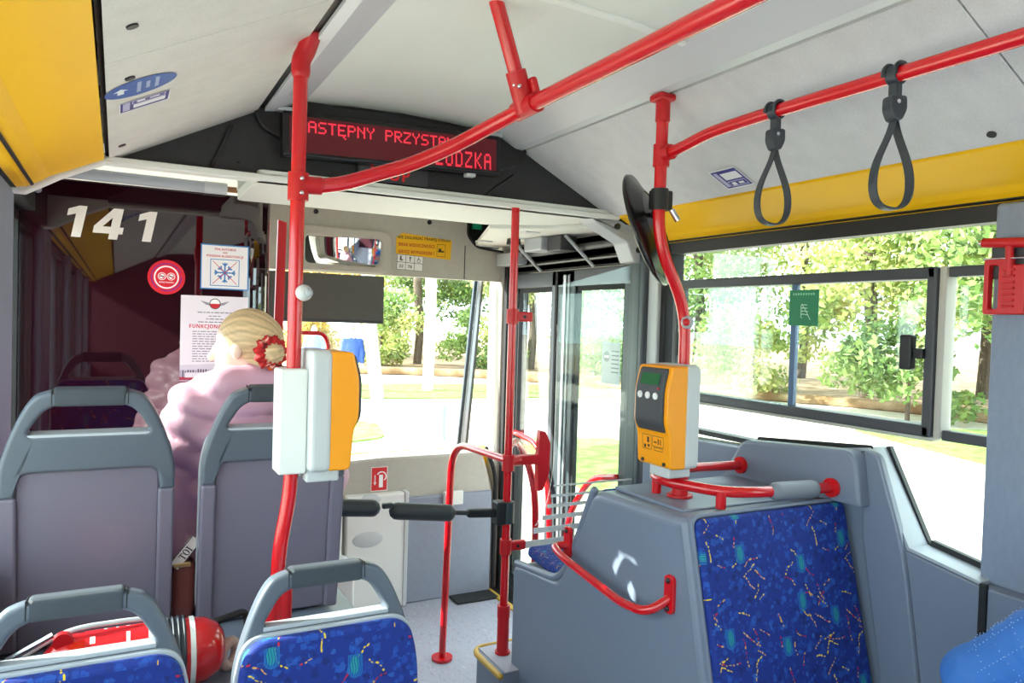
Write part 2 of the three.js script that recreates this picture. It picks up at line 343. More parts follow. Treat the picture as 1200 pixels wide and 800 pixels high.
// ---- front wall, windscreen, header
{
  const d = struct('wall_front', extXY(roundShape([[.98, -.02, 0], [.98, .82, .03], [1.3, .835, 0], [1.93, .835, .07], [2.02, .55, .0], [2.02, -.02, 0]], .03), -4.12, -3.96, .02), M.beige, 'grey front wall under the windscreen', 'wall');
  mesh('lower_panel', bb(1.44, 1.985, .0, .60, -3.97, -3.935, .01), std({ map: tiled(grainTex(128, [140, 146, 162], 10, 6, 37), 3), roughness: .6 }), d);
  mesh('edge_seal', pipe([[2.01, .0, -3.945], [2.01, .70, -3.945], [1.95, .85, -3.96]], .012, .1), M.rubber, d);
  mesh('outer_skin', bb(-.42, 2.24, -.32, .82, -4.22, -4.12), M.yellow, d);
}
{
  const w = struct('windscreen', (() => { // gently bowed pane
    const g = new THREE.PlaneGeometry(2.44, 1.24, 24, 1), p = g.attributes.position;
    for (let i = 0; i < p.count; i++) { const x = p.getX(i), t = x / 1.22; p.setZ(i, .16 * t * t * t * t - (p.getY(i) > 0 ? 0 : .0)); }
    g.computeVertexNormals(); return g.translate(.92, 1.42, -4.22);
  })(), M.glass, 'bowed windscreen in front of the driver', 'window');
  mesh('edge_bar', extXY(shapeOf([[1.815, .80], [1.835, .80], [1.925, 1.86], [1.905, 1.86]]), -4.11, -4.09), std({ color: rgb(40, 52, 62), roughness: .3 }), w);
  mesh('edge_bar', extXY(shapeOf([[1.84, .80], [1.862, .80], [1.947, 1.86], [1.93, 1.86]]), -4.10, -4.08), M.alu, w);
  mesh('edge_bar', extXY(shapeOf([[1.866, .80], [1.885, .80], [1.965, 1.86], [1.95, 1.86]]), -4.11, -4.09), std({ color: rgb(84, 86, 78), roughness: .4 }), w);
}
{
  const p = struct('pillar_front', bb(2.035, 2.2, -.05, 2.28, -4.16, -3.985, .015), M.beige, 'grey front corner pillar beside the entrance', 'pillar');
  mesh('rubber_seal', bb(2.05, 2.2, 0, 1.95, -3.985, -3.945, .006), M.rubber, p);
  mesh('corner_post', bb(2.10, 2.24, -.3, 2.4, -4.30, -4.17, .02), M.black, p);
}
const headerPiece = struct('header_panel', (() => {
  const s = roundShape([[.60, 1.84], [.60, 2.30], [1.72, 2.30], [1.80, 2.24, .03], [1.80, 2.10, .03], [1.86, 2.035, .02], [2.03, 2.02, 0], [2.03, 1.84, 0]], .0);
  const h = new THREE.Path(); const q = roundShape([[.855, 1.875], [1.275, 1.875], [1.275, 2.035], [.855, 2.035]], .035).getPoints(6); h.setFromPoints(q.reverse()); s.holes.push(h);
  return extXY(s, -4.02, -3.985, .004);
})(), M.beige, 'grey header panel over the windscreen holding the mirror', 'panel');
{
  mesh('header_seam', bb(1.784, 1.788, 1.845, 2.04, -3.986, -3.982), M.black, headerPiece);
  mesh('edge_seal', pipe([[1.70, 2.29, -3.98], [1.80, 2.24, -3.98], [1.80, 2.10, -3.98], [1.86, 2.035, -3.98], [2.03, 2.02, -3.98]], .007, .03), M.rubber, headerPiece);
  mesh('mirror_bezel', (() => {
    const s = roundShape([[.80, 1.846], [1.325, 1.846], [1.325, 2.078], [.80, 2.078]], .06), h = new THREE.Path();
    h.setFromPoints(roundShape([[.86, 1.88], [1.27, 1.88], [1.27, 2.03], [.86, 2.03]], .035).getPoints(6).reverse()); s.holes.push(h); return extXY(s, -3.99, -3.935, .013, 4);
  })(), M.beige, headerPiece);
  for (const x of [.92, 1.56]) mesh('plug', new THREE.CylinderGeometry(.013, .013, .008, 16).rotateX(Math.PI / 2).translate(x, 2.155, -3.983), M.rubber, headerPiece);
  mesh('header_back', bb(.60, 2.03, 2.04, 2.30, -4.14, -4.03), M.black, headerPiece);
}

// ================================================================ ENTRANCE
{ // ceiling over the door and its drive
  struct('ceiling', extXZ(shapeOf([[1.56, -3.2], [1.80, -3.02], [1.93, -2.80], [2.2, -2.80], [2.2, -4.0], [1.86, -4.0]]), 2.045, 2.065), M.ceiling, 'pale ceiling panel over the door', 'ceiling');
  const d = thing('door_drive', 'black door drive with two steel swing arms above the entrance', 'door drive', [2.0, 1.95, -3.4]);
  const at = (g) => g.translate(-2.0, -1.95, 3.4);
  mesh('housing', at(bb(2.10, 2.26, 1.90, 2.05, -3.98, -2.78)), M.black, d);
  mesh('rail', at(cylBetween([2.04, 1.985, -3.95], [2.04, 1.985, -2.82], .018)), M.frame, d);
  mesh('shaft', at(cylBetween([2.06, 1.93, -3.95], [2.06, 1.93, -2.82], .012)), M.blackGloss, d);
  for (const z of [-3.62, -3.10]) mesh('swing_arm', at(cylBetween([1.95, 2.04, z - .05], [2.08, 1.89, z + .02], .009)), M.silver, d);
  mesh('motor_box', at(bb(1.90, 2.02, 1.975, 2.045, -3.48, -3.30, .008)), M.silver, d);
  mesh('motor_cover', at(bb(1.93, 2.03, 1.965, 2.04, -3.29, -3.16, .006)), M.frame, d);
  mesh('buzzer', at(new THREE.CylinderGeometry(.035, .04, .03, 24).translate(1.86, 2.03, -3.52)), M.black, d);
  mesh('control_box', at(bb(1.98, 2.06, 1.93, 2.0, -3.96, -3.72, .006)), M.silver, d);
  for (const z of [-3.72, -3.2]) mesh('step_light', at(bb(1.74, 1.82, 2.038, 2.046, z - .03, z + .03, .003)), M.lightGrey, d);
  const br = thing('corner_bracket', 'silver bracket with bolt at the top of the door post', 'bracket', [1.98, 2.0, -2.74]);
  mesh('plate', extXY(roundShape([[1.80, 2.062], [1.95, 2.062], [2.11, 1.98], [2.11, 1.885], [2.03, 1.885], [1.99, 1.97], [1.82, 2.045]], .01), -2.80, -2.69, .006).translate(-1.98, -2.0, 2.74), M.silver, br);
  for (const [x, y] of [[1.93, 2.035], [2.05, 1.94]]) mesh('bolt', new THREE.CylinderGeometry(.014, .014, .01, 6).rotateX(Math.PI / 2).translate(x - 1.98, y - 2.0, .055), M.screw, br);
}
function doorLeaf(z0, z1, stA, stB, label, rail) {
  const d = struct('door_' + (z0 < -3.4 ? 1 : 2), merged([
    bb(2.085, 2.13, .04, 1.885, z0, z0 + stA, .008), bb(2.085, 2.13, .04, 1.885, z1 - stB, z1, .008),
    bb(2.085, 2.13, 1.80, 1.885, z0, z1, .008), bb(2.085, 2.13, .04, .12, z0, z1, .008)]), M.doorFrame, label, 'door');
  mesh('pane', bb(2.108, 2.114, .12, 1.80, z0 + stA, z1 - stB), M.glass, d);
  mesh('pane_seal', merged([bb(2.095, 2.12, .12, 1.80, z0 + stA - .002, z0 + stA + .014), bb(2.095, 2.12, .12, 1.80, z1 - stB - .014, z1 - stB + .002), bb(2.095, 2.12, 1.775, 1.80, z0 + stA, z1 - stB)]), M.rubber, d);
  mesh('door_rail', pipe(rail, .016, .12, 50), M.red, d);
  return d;
}
const leafA = doorLeaf(-3.93, -3.44, .05, .05, 'front glazed door leaf with red curved rail', [[2.055, .30, -3.37], [2.055, .70, -3.40], [2.055, .94, -3.52], [2.06, .96, -3.80], [2.09, .95, -3.88]]);
const leafB = doorLeaf(-3.425, -2.77, .17, .06, 'rear glazed door leaf beside the door post', [[2.09, .46, -3.25], [2.05, .50, -3.21], [2.05, .66, -3.17], [2.05, .86, -3.0], [2.05, .90, -2.80]]);
mesh('stile_strip', bb(2.078, 2.088, .06, 1.86, -3.36, -3.335, .003), M.alu, leafB);
mesh('stile_strip', bb(2.078, 2.088, .06, 1.86, -3.315, -3.30, .003), M.silver, leafB);
mesh('finger_guard', bb(2.08, 2.135, .05, 1.88, -3.445, -3.42, .004), M.rubber, leafA);
mesh('door_top', bb(2.10, 2.24, 1.89, 2.30, -4.0, -2.74), M.black, leafB);
{
  const b = single('door_sticker', 'small grey notice with round emblem stuck on the door glass', 'sticker', basisGeo(new THREE.PlaneGeometry(.15, .20), [2.10, 1.42, -2.94], [0, 0, 1], [0, 1, 0]), paint(canvasTex(150, 200, (x) => {
    x.fillStyle = '#c9d2d8'; x.fillRect(0, 0, 150, 200); x.fillStyle = '#9aa6b0'; x.beginPath(); x.arc(40, 70, 26, 0, 7); x.fill(); x.fillStyle = '#fff'; x.fillRect(20, 64, 40, 12); x.fillStyle = '#7c8894'; for (let i = 0; i < 6; i++) x.fillRect(80, 40 + i * 20, 60, 6);
  }))); void b;
}
{ // step of the entrance
  const s = struct('threshold', bb(2.0, 2.2, -.02, .012, -3.95, -2.78, .004), M.black, 'black rubber door threshold with yellow edge', 'threshold');
  mesh('edge_strip', bb(1.965, 2.0, -.01, .010, -3.95, -2.78, .003), std({ color: rgb(206, 170, 70), roughness: .5 }), s);
  mesh('rubber_mat', bb(1.72, 1.98, .0, .012, -3.93, -3.80, .003), M.rubber, s);
}

// ---- white cab cupboards and the yellow edged step beside the front wall
{
  const c = thing('cab_cupboard', 'white cupboard door in the front wall with moulded grip', 'cupboard', [1.25, 0, -3.93]);
  mesh('body', bb(-.15, .19, .005, .64, -.04, .03, .012), M.white, c);
  mesh('edge_trim', bb(.175, .20, .005, .645, -.03, .036, .006), M.lightGrey, c);
  mesh('grip_recess', (() => { const g = new THREE.SphereGeometry(.09, 24, 12); g.scale(1, .5, .16); return g.translate(-.03, .40, .026); })(), M.lightGrey, c);
  mesh('cap', (() => { const g = new THREE.SphereGeometry(.05, 20, 12); g.scale(1.4, .6, .4); return g.translate(-.02, .615, .02); })(), M.lightGrey, c);
  const k = thing('cab_step', 'white cab step box with yellow nosing behind the red pole', 'step', [.93, 0, -3.80]);
  mesh('body', bb(-.24, .15, 0, .30, -.16, .16, .02), M.white, k);
  mesh('nosing', basisGeo(new RoundedBoxGeometry(.30, .035, .03, 2, .008), [.02, .33, .15], [1, .28, 0], [0, 1, 0]), M.yellow, k);
  mesh('pedal_block', bb(.0, .14, .30, .38, .02, .14, .03), M.lightGrey, k);
  const s = thing('cab_gate', 'white cab gate lower half beside the aisle', 'gate', [.86, 0, -3.9]);
  mesh('panel', bb(-.25, .22, .0, .66, -.06, .0, .01), M.white, s);
  const dash = thing('dashboard', 'dark driver dashboard under the windscreen', 'dashboard', [.3, 0, -3.95]);
  mesh('body', bb(-.60, .62, .02, .78, -.15, .06, .04), M.black, dash);
}

// ---- header fittings
{
  const m = thing('rear_view_mirror', 'wide interior mirror set into the header panel', 'mirror', [1.065, 1.955, -3.985]);
  const g = new THREE.PlaneGeometry(.41, .15, 24, 10), p = g.attributes.position;
  for (let i = 0; i < p.count; i++) { const x = p.getX(i), y = p.getY(i); p.setZ(i, -(x * x) / 1.1 - (y * y) / 1.6); }
  g.computeVertexNormals();
  mesh('mirror_glass', g.rotateX(.20).rotateY(-.40).translate(0, 0, -.015), M.mirror, m);
  mesh('mirror_back', bb(-.22, .22, -.085, .085, -.14, -.10, .01), M.black, m);
}
{
  const b = thing('sun_blind', 'dark grey roller sun blind pulled down over the windscreen', 'blind', [.95, 1.83, -3.96]);
  mesh('cloth', bb(-.34, .345, -.245, .0, -.006, .0), M.blind, b);
  mesh('bottom_bar', bb(-.34, .345, -.258, -.24, -.01, .004, .004), M.frame, b);
}
const txt = (x, s, px, py, font, col, align = 'center') => { x.font = font; x.fillStyle = col; x.textAlign = align; x.textBaseline = 'middle'; x.fillText(s, px, py); };
single('warning_sticker', 'yellow warning sticker on the header panel beside the mirror', 'sticker', extXY(shapeOf([[1.365, 1.965], [1.695, 1.95], [1.70, 2.062], [1.40, 2.082], [1.366, 2.055]]), -3.983, -3.981).translate(0, 0, 0), (() => {
  const t = canvasTex(660, 240, (x, w, h) => {
    x.fillStyle = '#f2b705'; x.fillRect(0, 0, w, h);
    txt(x, 'NIE ZASŁANIAĆ PRAWEJ STRONY', 330, 45, 'bold 40px sans-serif', '#20180a');
    txt(x, 'BRAK WIDOCZNOŚCI', 36, 115, 'bold 42px sans-serif', '#b8290f', 'left'); txt(x, 'GROZI WYPADKIEM !', 36, 182, 'bold 42px sans-serif', '#b8290f', 'left');
    x.strokeStyle = '#6a5208'; x.lineWidth = 4; x.strokeRect(478, 88, 96, 118); x.fillStyle = '#20180a'; x.fillRect(490, 150, 72, 14); x.fillRect(498, 128, 30, 24);
  });
  t.wrapS = t.wrapT = THREE.RepeatWrapping; t.repeat.set(1 / .345, 1 / .14); t.offset.set(-1.36 / .345, -1.945 / .14);
  return paint(t);
})());
single('capacity_sticker', 'small white pictogram grid sticker under the yellow warning', 'sticker', basisGeo(new THREE.PlaneGeometry(.155, .085), [1.45, 1.918, -3.982], [1, -.03, 0], [0, 1, 0]), paint(canvasTex(186, 102, (x) => {
  x.fillStyle = '#eceae6'; x.fillRect(0, 0, 186, 102); x.strokeStyle = '#555'; x.lineWidth = 3; x.strokeRect(1, 1, 184, 100); x.beginPath(); x.moveTo(62, 0); x.lineTo(62, 102); x.moveTo(124, 0); x.lineTo(124, 102); x.moveTo(0, 51); x.lineTo(186, 51); x.stroke();
  txt(x, '32', 31, 77, 'bold 30px sans-serif', '#666'); txt(x, '76', 93, 77, 'bold 30px sans-serif', '#444'); x.fillStyle = '#444'; x.fillRect(90, 14, 6, 28); x.beginPath(); x.moveTo(93, 6); x.lineTo(103, 20); x.lineTo(83, 20); x.fill();
  x.fillStyle = '#444'; x.beginPath(); x.arc(26, 14, 6, 0, 7); x.fill(); x.fillRect(20, 20, 12, 16); x.fillRect(20, 32, 22, 8); x.strokeStyle = '#444'; x.beginPath(); x.arc(155, 32, 11, 0, 7); x.stroke(); x.fillRect(150, 8, 5, 20);
})));
single('green_sticker', 'tiny green sticker on the white dome beside the middle pole', 'sticker', bb(1.83, 1.885, 2.14, 2.20, -3.99, -3.975), std({ color: rgb(0, 150, 110), roughness: .5 }));

// ---- LED stop display and stop sign
{
  const glyph = {
    N: ['10001', '11001', '10101', '10011', '10001', '10001', '10001'], A: ['01110', '10001', '10001', '11111', '10001', '10001', '10001'], S: ['01111', '10000', '10000', '01110', '00001', '00001', '11110'],
    T: ['11111', '00100', '00100', '00100', '00100', '00100', '00100'], E: ['11111', '10000', '10000', '11110', '10000', '10000', '11111'], P: ['11110', '10001', '10001', '11110', '10000', '10000', '10000'],
    Y: ['10001', '10001', '01010', '00100', '00100', '00100', '00100'], R: ['11110', '10001', '10001', '11110', '10100', '10010', '10001'], Z: ['11111', '00001', '00010', '00100', '01000', '10000', '11111'],
    K: ['10001', '10010', '10100', '11000', '10100', '10010', '10001'], L: ['10000', '10000', '10100', '11000', '10000', '10000', '11111'], O: ['01110', '10001', '10001', '10001', '10001', '10001', '01110'],
    D: ['11110', '10001', '10001', '10001', '10001', '10001', '11110'], ' ': [],
  };
  const cols = 137, rows = 21, px = 12;
  const t = canvasTex(cols * px, rows * px, (x, w, h) => {
    x.fillStyle = '#3a0008'; x.fillRect(0, 0, w, h);
    x.fillStyle = '#520210'; for (let j = 0; j < rows; j++) for (let i = 0; i < cols; i++) { x.fillRect(i * px + 2, j * px + 2, px - 4, px - 4); }
    const dot = (i, j, hh = 1) => { x.fillStyle = '#ff3046'; x.fillRect(i * px, Math.round(j * px), px, Math.ceil(hh * px)); };
    const word = (s, c0, r0, sy, step = 6) => { [...s].forEach((ch, k) => (glyph[ch] || []).forEach((row, j) => [...row].forEach((b, i) => { if (b === '1') dot(c0 + k * step + i, r0 + j * sy, sy); }))); };
    word('NASTEPNY PRZYSTANE', 5, 2, 1); dot(5 + 4 * 6 + 3, 9); dot(5 + 4 * 6 + 4, 10);
    word('LODZKA', 93, 10, 1.5, 7); dot(93 + 7 + 2, 8.6);
  });
  const d = thing('led_display', 'red dot matrix next stop display on the black fascia', 'display', [.906, 2.237, -2.66]);
  const q = (g) => basisGeo(g, [0, 0, 0], [1, .034, 0], [0, 1, 0]);
  mesh('case', q(new RoundedBoxGeometry(.835, .155, .06, 3, .01)), M.blackGloss, d);
  mesh('screen', q(new THREE.PlaneGeometry(.79, .121).translate(0, 0, .0305)), std({ color: 0x120206, roughness: .35, emissive: 0xffffff, emissiveMap: t, emissiveIntensity: .85 }), d);
  for (const s of [-1, 1]) mesh('clip', q(bb(s * .40 - .03, s * .40 + .03, .077, .092, -.01, .02, .004)), M.alu, d);
  mesh('foot', q(bb(.27, .31, -.09, -.075, -.005, .025, .004)), M.lightGrey, d);
  mesh('mount', q(bb(-.36, .36, -.06, .06, -.05, -.028)), M.black, d);
  const s = single('stop_sign', 'dark stop request sign with red letters under the display', 'sign', basisGeo(new RoundedBoxGeometry(.28, .075, .012, 2, .004), [.91, 2.142, -2.703], [1, 0, 0], [0, 1, 0]), M.black);
  mesh('lettering', basisGeo(new THREE.PlaneGeometry(.27, .07), [.91, 2.142, -2.6955], [1, 0, 0], [0, 1, 0]), paint(canvasTex(270, 70, (x) => { x.fillStyle = '#3a3a40'; x.fillRect(0, 0, 270, 70); txt(x, 'STOP', 120, 37, 'bold 66px sans-serif', '#ea1420'); }), .4), s);
}

// ================================================================ CAB PARTITION
const GZ = -3.25;
{
  const outer = [], inner = [], N = 14;
  const line = [[-.36, GZ], [.46, GZ]]; for (let i = 1; i <= N; i++) { const a = i / N * Math.PI / 2; line.push([.46 + .12 * Math.sin(a), GZ - .12 * (1 - Math.cos(a))]); } line.push([.58, -3.42]);
  line.forEach(([x, z], i) => { const a = line[Math.max(0, i - 1)], b = line[Math.min(line.length - 1, i + 1)], l = Math.hypot(b[0] - a[0], b[1] - a[1]), nx = -(b[1] - a[1]) / l, nz = (b[0] - a[0]) / l; outer.push([x, z]); inner.push([x - nx * .008, z - nz * .008]); });
  const g = extXZ(shapeOf([...outer, ...inner.reverse()]), .35, 2.085);
  const p = thing('cab_partition', 'dark tinted glass partition behind the driver cab with rounded corner', 'partition', [0, 0, 0]);
  mesh('pane', (() => { g.computeVertexNormals(); return g; })(), M.cabGlass, p);
  mesh('lower_panel', bb(-.36, .575, .0, .36, GZ - .03, GZ - .002), M.grey, p);
  mesh('edge_profile', cylBetween([.578, .36, -3.425], [.578, 2.085, -3.425], .012), M.chrome, p);
  mesh('top_clip', new THREE.CylinderGeometry(.016, .016, .01, 16).translate(.49, 2.118, GZ + .005), M.black, p);
  mesh('clip_stem', new THREE.CylinderGeometry(.006, .006, .04, 10).translate(.49, 2.10, GZ + .005), M.black, p);
  const t = thing('roller_tube', 'grey roller tube along the top of the cab partition', 'tube', [0, 0, 0]);
  mesh('tube', cylBetween([-.24, 2.106, GZ + .03], [.30, 2.103, GZ + .03], .022), M.silver, t);
  mesh('sleeve', cylBetween([.30, 2.103, GZ + .03], [.385, 2.103, GZ + .03], .024), M.lightGrey, t);
  mesh('plug', cylBetween([.385, 2.103, GZ + .03], [.44, 2.103, GZ + .03], .012), std({ color: rgb(150, 106, 70), roughness: .7 }), t);
  const sc = mesh('screw', new THREE.SphereGeometry(.012, 12, 8).translate(-.262, 2.035, GZ + .003), M.silver, p); void sc;
}
{ // fleet number, drawn as slanted block figures
  const n = thing('fleet_number', 'white slanted number 141 on the dark cab partition', 'number', [0, 0, GZ + .002]);
  const skew = (s) => s.map((pts) => pts.map(([x, y]) => [x * .098 + y * .022, y * .118]));
  const one = [[[.30, 0], [.62, 0], [.62, 1], [.36, 1], [.02, .88], [.02, .66], [.30, .74]]];
  const four = [[[.55, 0], [.86, 0], [.86, .18], [1.0, .18], [1.0, .40], [.86, .40], [.86, 1], [.52, 1], [-.02, .40], [-.02, .18], [.55, .18]]];
  const fourHole = [[.55, .40], [.27, .40], [.55, .70]];
  const put = (src, hole, ox) => { const s = shapeOf(skew(src)[0]); if (hole) { const h = new THREE.Path(); h.setFromPoints(skew([hole])[0].map(([x, y]) => new THREE.Vector2(x, y))); s.holes.push(h); } return extXY(s, 0, .001).translate(ox, 1.872, 0); };
  const mw = std({ color: rgb(238, 232, 226), roughness: .5 });
  mesh('digit', put(one, null, -.186), mw, n); mesh('digit', put(four[0] ? four : four, fourHole, -.088), mw, n); mesh('digit', put(one, null, .052), mw, n);
}
single('no_smoking_sticker', 'round red no smoking sticker on the cab partition', 'sticker', new THREE.CircleGeometry(.068, 48).translate(.171, 1.738, GZ + .003), paint(canvasTex(400, 400, (x) => {
  x.fillStyle = '#e0142c'; x.fillRect(0, 0, 400, 400); x.strokeStyle = '#5a2bb0'; x.lineWidth = 9; x.beginPath(); x.arc(200, 200, 158, 2.2, 5.9); x.stroke(); x.beginPath(); x.arc(200, 200, 158, 6.2, 8.2); x.stroke();
  x.strokeStyle = '#fff'; x.lineWidth = 16; x.beginPath(); x.arc(200, 200, 125, 0, 7); x.stroke();
  for (const cx of [152, 248]) { x.fillStyle = '#fff'; x.beginPath(); x.arc(cx, 190, 44, 0, 7); x.fill(); x.strokeStyle = '#e0142c'; x.lineWidth = 9; x.beginPath(); x.arc(cx, 190, 32, 0, 7); x.stroke(); x.beginPath(); x.moveTo(cx - 24, 168); x.lineTo(cx + 24, 212); x.stroke(); x.fillStyle = '#333'; x.fillRect(cx - 24, 186, 48, 9); }
  txt(x, 'ZAKAZ PALENIA', 200, 258, 'bold 21px sans-serif', '#fff');
})));
single('air_conditioning_sticker', 'white square snowflake sticker with blue border on the cab partition', 'sticker', new THREE.PlaneGeometry(.185, .182).translate(.387, 1.79, GZ + .003), paint(canvasTex(400, 394, (x, w, h) => {
  x.fillStyle = '#2f7fc4'; x.fillRect(0, 0, w, h); x.fillStyle = '#f4f1f2'; x.fillRect(10, 10, w - 20, h - 20);
  txt(x, 'TEN AUTOBUS', 200, 40, 'bold 27px sans-serif', '#c2263a'); txt(x, 'NIE', 200, 70, 'bold 22px sans-serif', '#c2263a'); txt(x, 'POSIADA KLIMATYZACJI', 200, 100, 'bold 27px sans-serif', '#c2263a');
  x.strokeStyle = '#2f7fc4'; x.lineWidth = 6; x.strokeRect(82, 130, 236, 230); x.save(); x.translate(200, 245); x.strokeStyle = '#1d78be'; x.lineWidth = 11;
  for (let k = 0; k < 8; k++) { x.rotate(Math.PI / 4); const L = k % 2 ? 88 : 70; x.beginPath(); x.moveTo(0, 0); x.lineTo(0, -L); x.moveTo(-20, -L + 5); x.lineTo(0, -L + 26); x.lineTo(20, -L + 5); x.stroke(); }
  x.restore(); x.strokeStyle = '#d02040'; x.lineWidth = 5; x.beginPath(); x.moveTo(100, 145); x.lineTo(300, 345); x.moveTo(300, 145); x.lineTo(100, 345); x.stroke();
})));
single('notice_sheet', 'white printed notice sheet with a bus picture on the cab partition', 'notice', new THREE.PlaneGeometry(.255, .362).translate(.352, 1.49, GZ + .003), paint(canvasTex(510, 724, (x, w, h) => {
  seed(3); x.fillStyle = '#efeaf2'; x.fillRect(0, 0, w, h);
  x.fillStyle = '#9a97a5'; for (const s of [-1, 1]) { x.beginPath(); x.moveTo(255 + s * 30, 60); x.lineTo(255 + s * 110, 38); x.lineTo(255 + s * 70, 70); x.lineTo(255 + s * 30, 80); x.fill(); }
  x.fillStyle = '#fff'; x.beginPath(); x.arc(255, 62, 40, 0, 7); x.fill(); x.fillStyle = '#d0202c'; x.beginPath(); x.arc(255, 62, 40, 0, Math.PI); x.fill(); x.strokeStyle = '#444'; x.lineWidth = 6; x.beginPath(); x.arc(255, 62, 40, 0, 7); x.stroke();
  const row = (y, wd, t, c) => { x.fillStyle = c; let px = 255 - wd / 2; while (px < 255 + wd / 2) { const l = rr(14, 44); x.fillRect(px, y, Math.min(l, 255 + wd / 2 - px), t); px += l + 8; } };
  row(130, 260, 7, '#77727f'); row(160, 90, 6, '#77727f'); row(182, 130, 8, '#8a8592'); row(208, 250, 7, '#77727f');
  txt(x, 'FUNKCJONARIUSZE', 255, 246, 'bold 42px sans-serif', '#cf2b3c');
  for (let i = 0; i < 13; i++) row(285 + i * 20, 330, 7, '#8d8896');
  x.fillStyle = '#b9b3c4'; x.fillRect(0, 560, w, 164); x.fillStyle = '#d9d4e0'; x.beginPath(); x.moveTo(0, 560); x.lineTo(w, 540); x.lineTo(w, 590); x.lineTo(0, 600); x.fill();
  x.fillStyle = '#4c4658'; for (let i = 0; i < 26; i++) x.fillRect(20 + i * 19, rr(590, 615), 9, 60);
  x.fillStyle = '#b2304a'; x.fillRect(0, 655, w, 26); x.fillStyle = '#e9e4ec'; x.fillRect(40, 620, 130, 40); x.fillRect(230, 612, 180, 46); x.fillStyle = '#7a2a40'; x.fillRect(0, 690, w, 10);
})));
{
  const c = thing('cab_pole', 'red upright strip beside the cab partition edge', 'pole', [.645, 0, -3.47]);
  mesh('strip', extXY(shapeOf([[-.03, .9], [.012, .9], [.026, 2.02], [-.012, 2.03]]), -.012, .012, .004), M.redPlastic, c);
  const r = thing('cab_rail', 'thin red bent rail in front of the windscreen by the validator', 'rail', [.9, 0, -3.9]);
  mesh('rail', pipe([[-.12, 1.515, 0], [.055, 1.515, 0], [.082, 1.46, 0], [.085, .7, 0]], .011, .05), M.red, r);
}

// ================================================================ POLES AND RAILS
const clampGeo = (a, b, r) => cylBetween(a, b, r, r, 24);
{
  const p = thing('grab_pole', 'red upright pole between the two seats, with validator and ceiling bracket', 'pole', [.40, .67, -1.95]);
  const at = (g) => g.translate(-.40, -.67, 1.95);
  mesh('tube', at(pipe([[.375, .68, -1.95], [.375, .99, -1.95], [.402, 1.15, -1.95], [.404, 2.24, -1.95]], .0185, .06, 60)), M.red, p);
  mesh('foot_sleeve', at(merged([cylBetween([.363, .672, -1.95], [.363, .90, -1.95], .02), cylBetween([.392, .672, -1.95], [.392, .90, -1.95], .02)])), M.redPlastic, p);
  mesh('ceiling_bracket', at(smoothPipe([[.404, 2.22, -1.95], [.405, 2.25, -1.95], [.415, 2.275, -1.945], [.425, 2.315, -1.925]], .024, 20)), M.redPlastic, p);
  mesh('rail_clamp', at(merged([clampGeo([.404, 1.895, -1.95], [.404, 1.965, -1.95], .026), cylBetween([.404, 1.935, -1.95], [.462, 1.938, -1.95], .023)])), M.redPlastic, p);
  for (const y of [1.912, 1.948]) mesh('screw', at(new THREE.SphereGeometry(.006, 10, 8).translate(.408, y, -1.925)), M.chrome, p);
  const b = mesh('button_ball', at(new THREE.SphereGeometry(.021, 24, 16).translate(.419, 1.66, -1.925)), M.lightGrey, p);
  mesh('button', at(new THREE.SphereGeometry(.012, 16, 12).translate(.427, 1.66, -1.912)), M.silver, b);
}
{
  const r = thing('overhead_rail', 'thick red rail bending up from the pole and running overhead', 'rail', [.9, 2.14, -1.6]);
  const at = (g) => g.translate(-.9, -2.14, 1.6);
  mesh('tube', at(smoothPipe([[.455, 1.937, -1.95], [.52, 1.952, -1.95], [.60, 1.982, -1.94], [.69, 2.016, -1.91], [.785, 2.065, -1.855], [.855, 2.11, -1.78], [.897, 2.138, -1.68], [.905, 2.145, -1.55], [.905, 2.145, -1.3], [.905, 2.145, -.9], [.905, 2.145, -.3], [.905, 2.145, .8], [.905, 2.145, 2]], .0195, 160)), M.red, r);
  mesh('strut', at(cylBetween([.898, 2.15, -1.665], [.79, 2.40, -1.64], .0185)), M.red, r);
  mesh('strut_clamp', at(merged([cylBetween([.905, 2.13, -1.665], [.868, 2.225, -1.66], .026), cylBetween([.901, 2.141, -1.71], [.905, 2.145, -1.615], .025)])), M.redPlastic, r);
  mesh('clamp_ear', at(basisGeo(new RoundedBoxGeometry(.02, .085, .062, 2, .008), [.915, 2.17, -1.655], [1, .35, 0], [-.35, 1, 0])), M.redPlastic, r);
  for (const [y, z] of [[2.178, -1.645], [2.188, -1.672]]) mesh('screw', at(new THREE.SphereGeometry(.006, 10, 8).translate(.862, y, z + .02)), M.chrome, r);
}
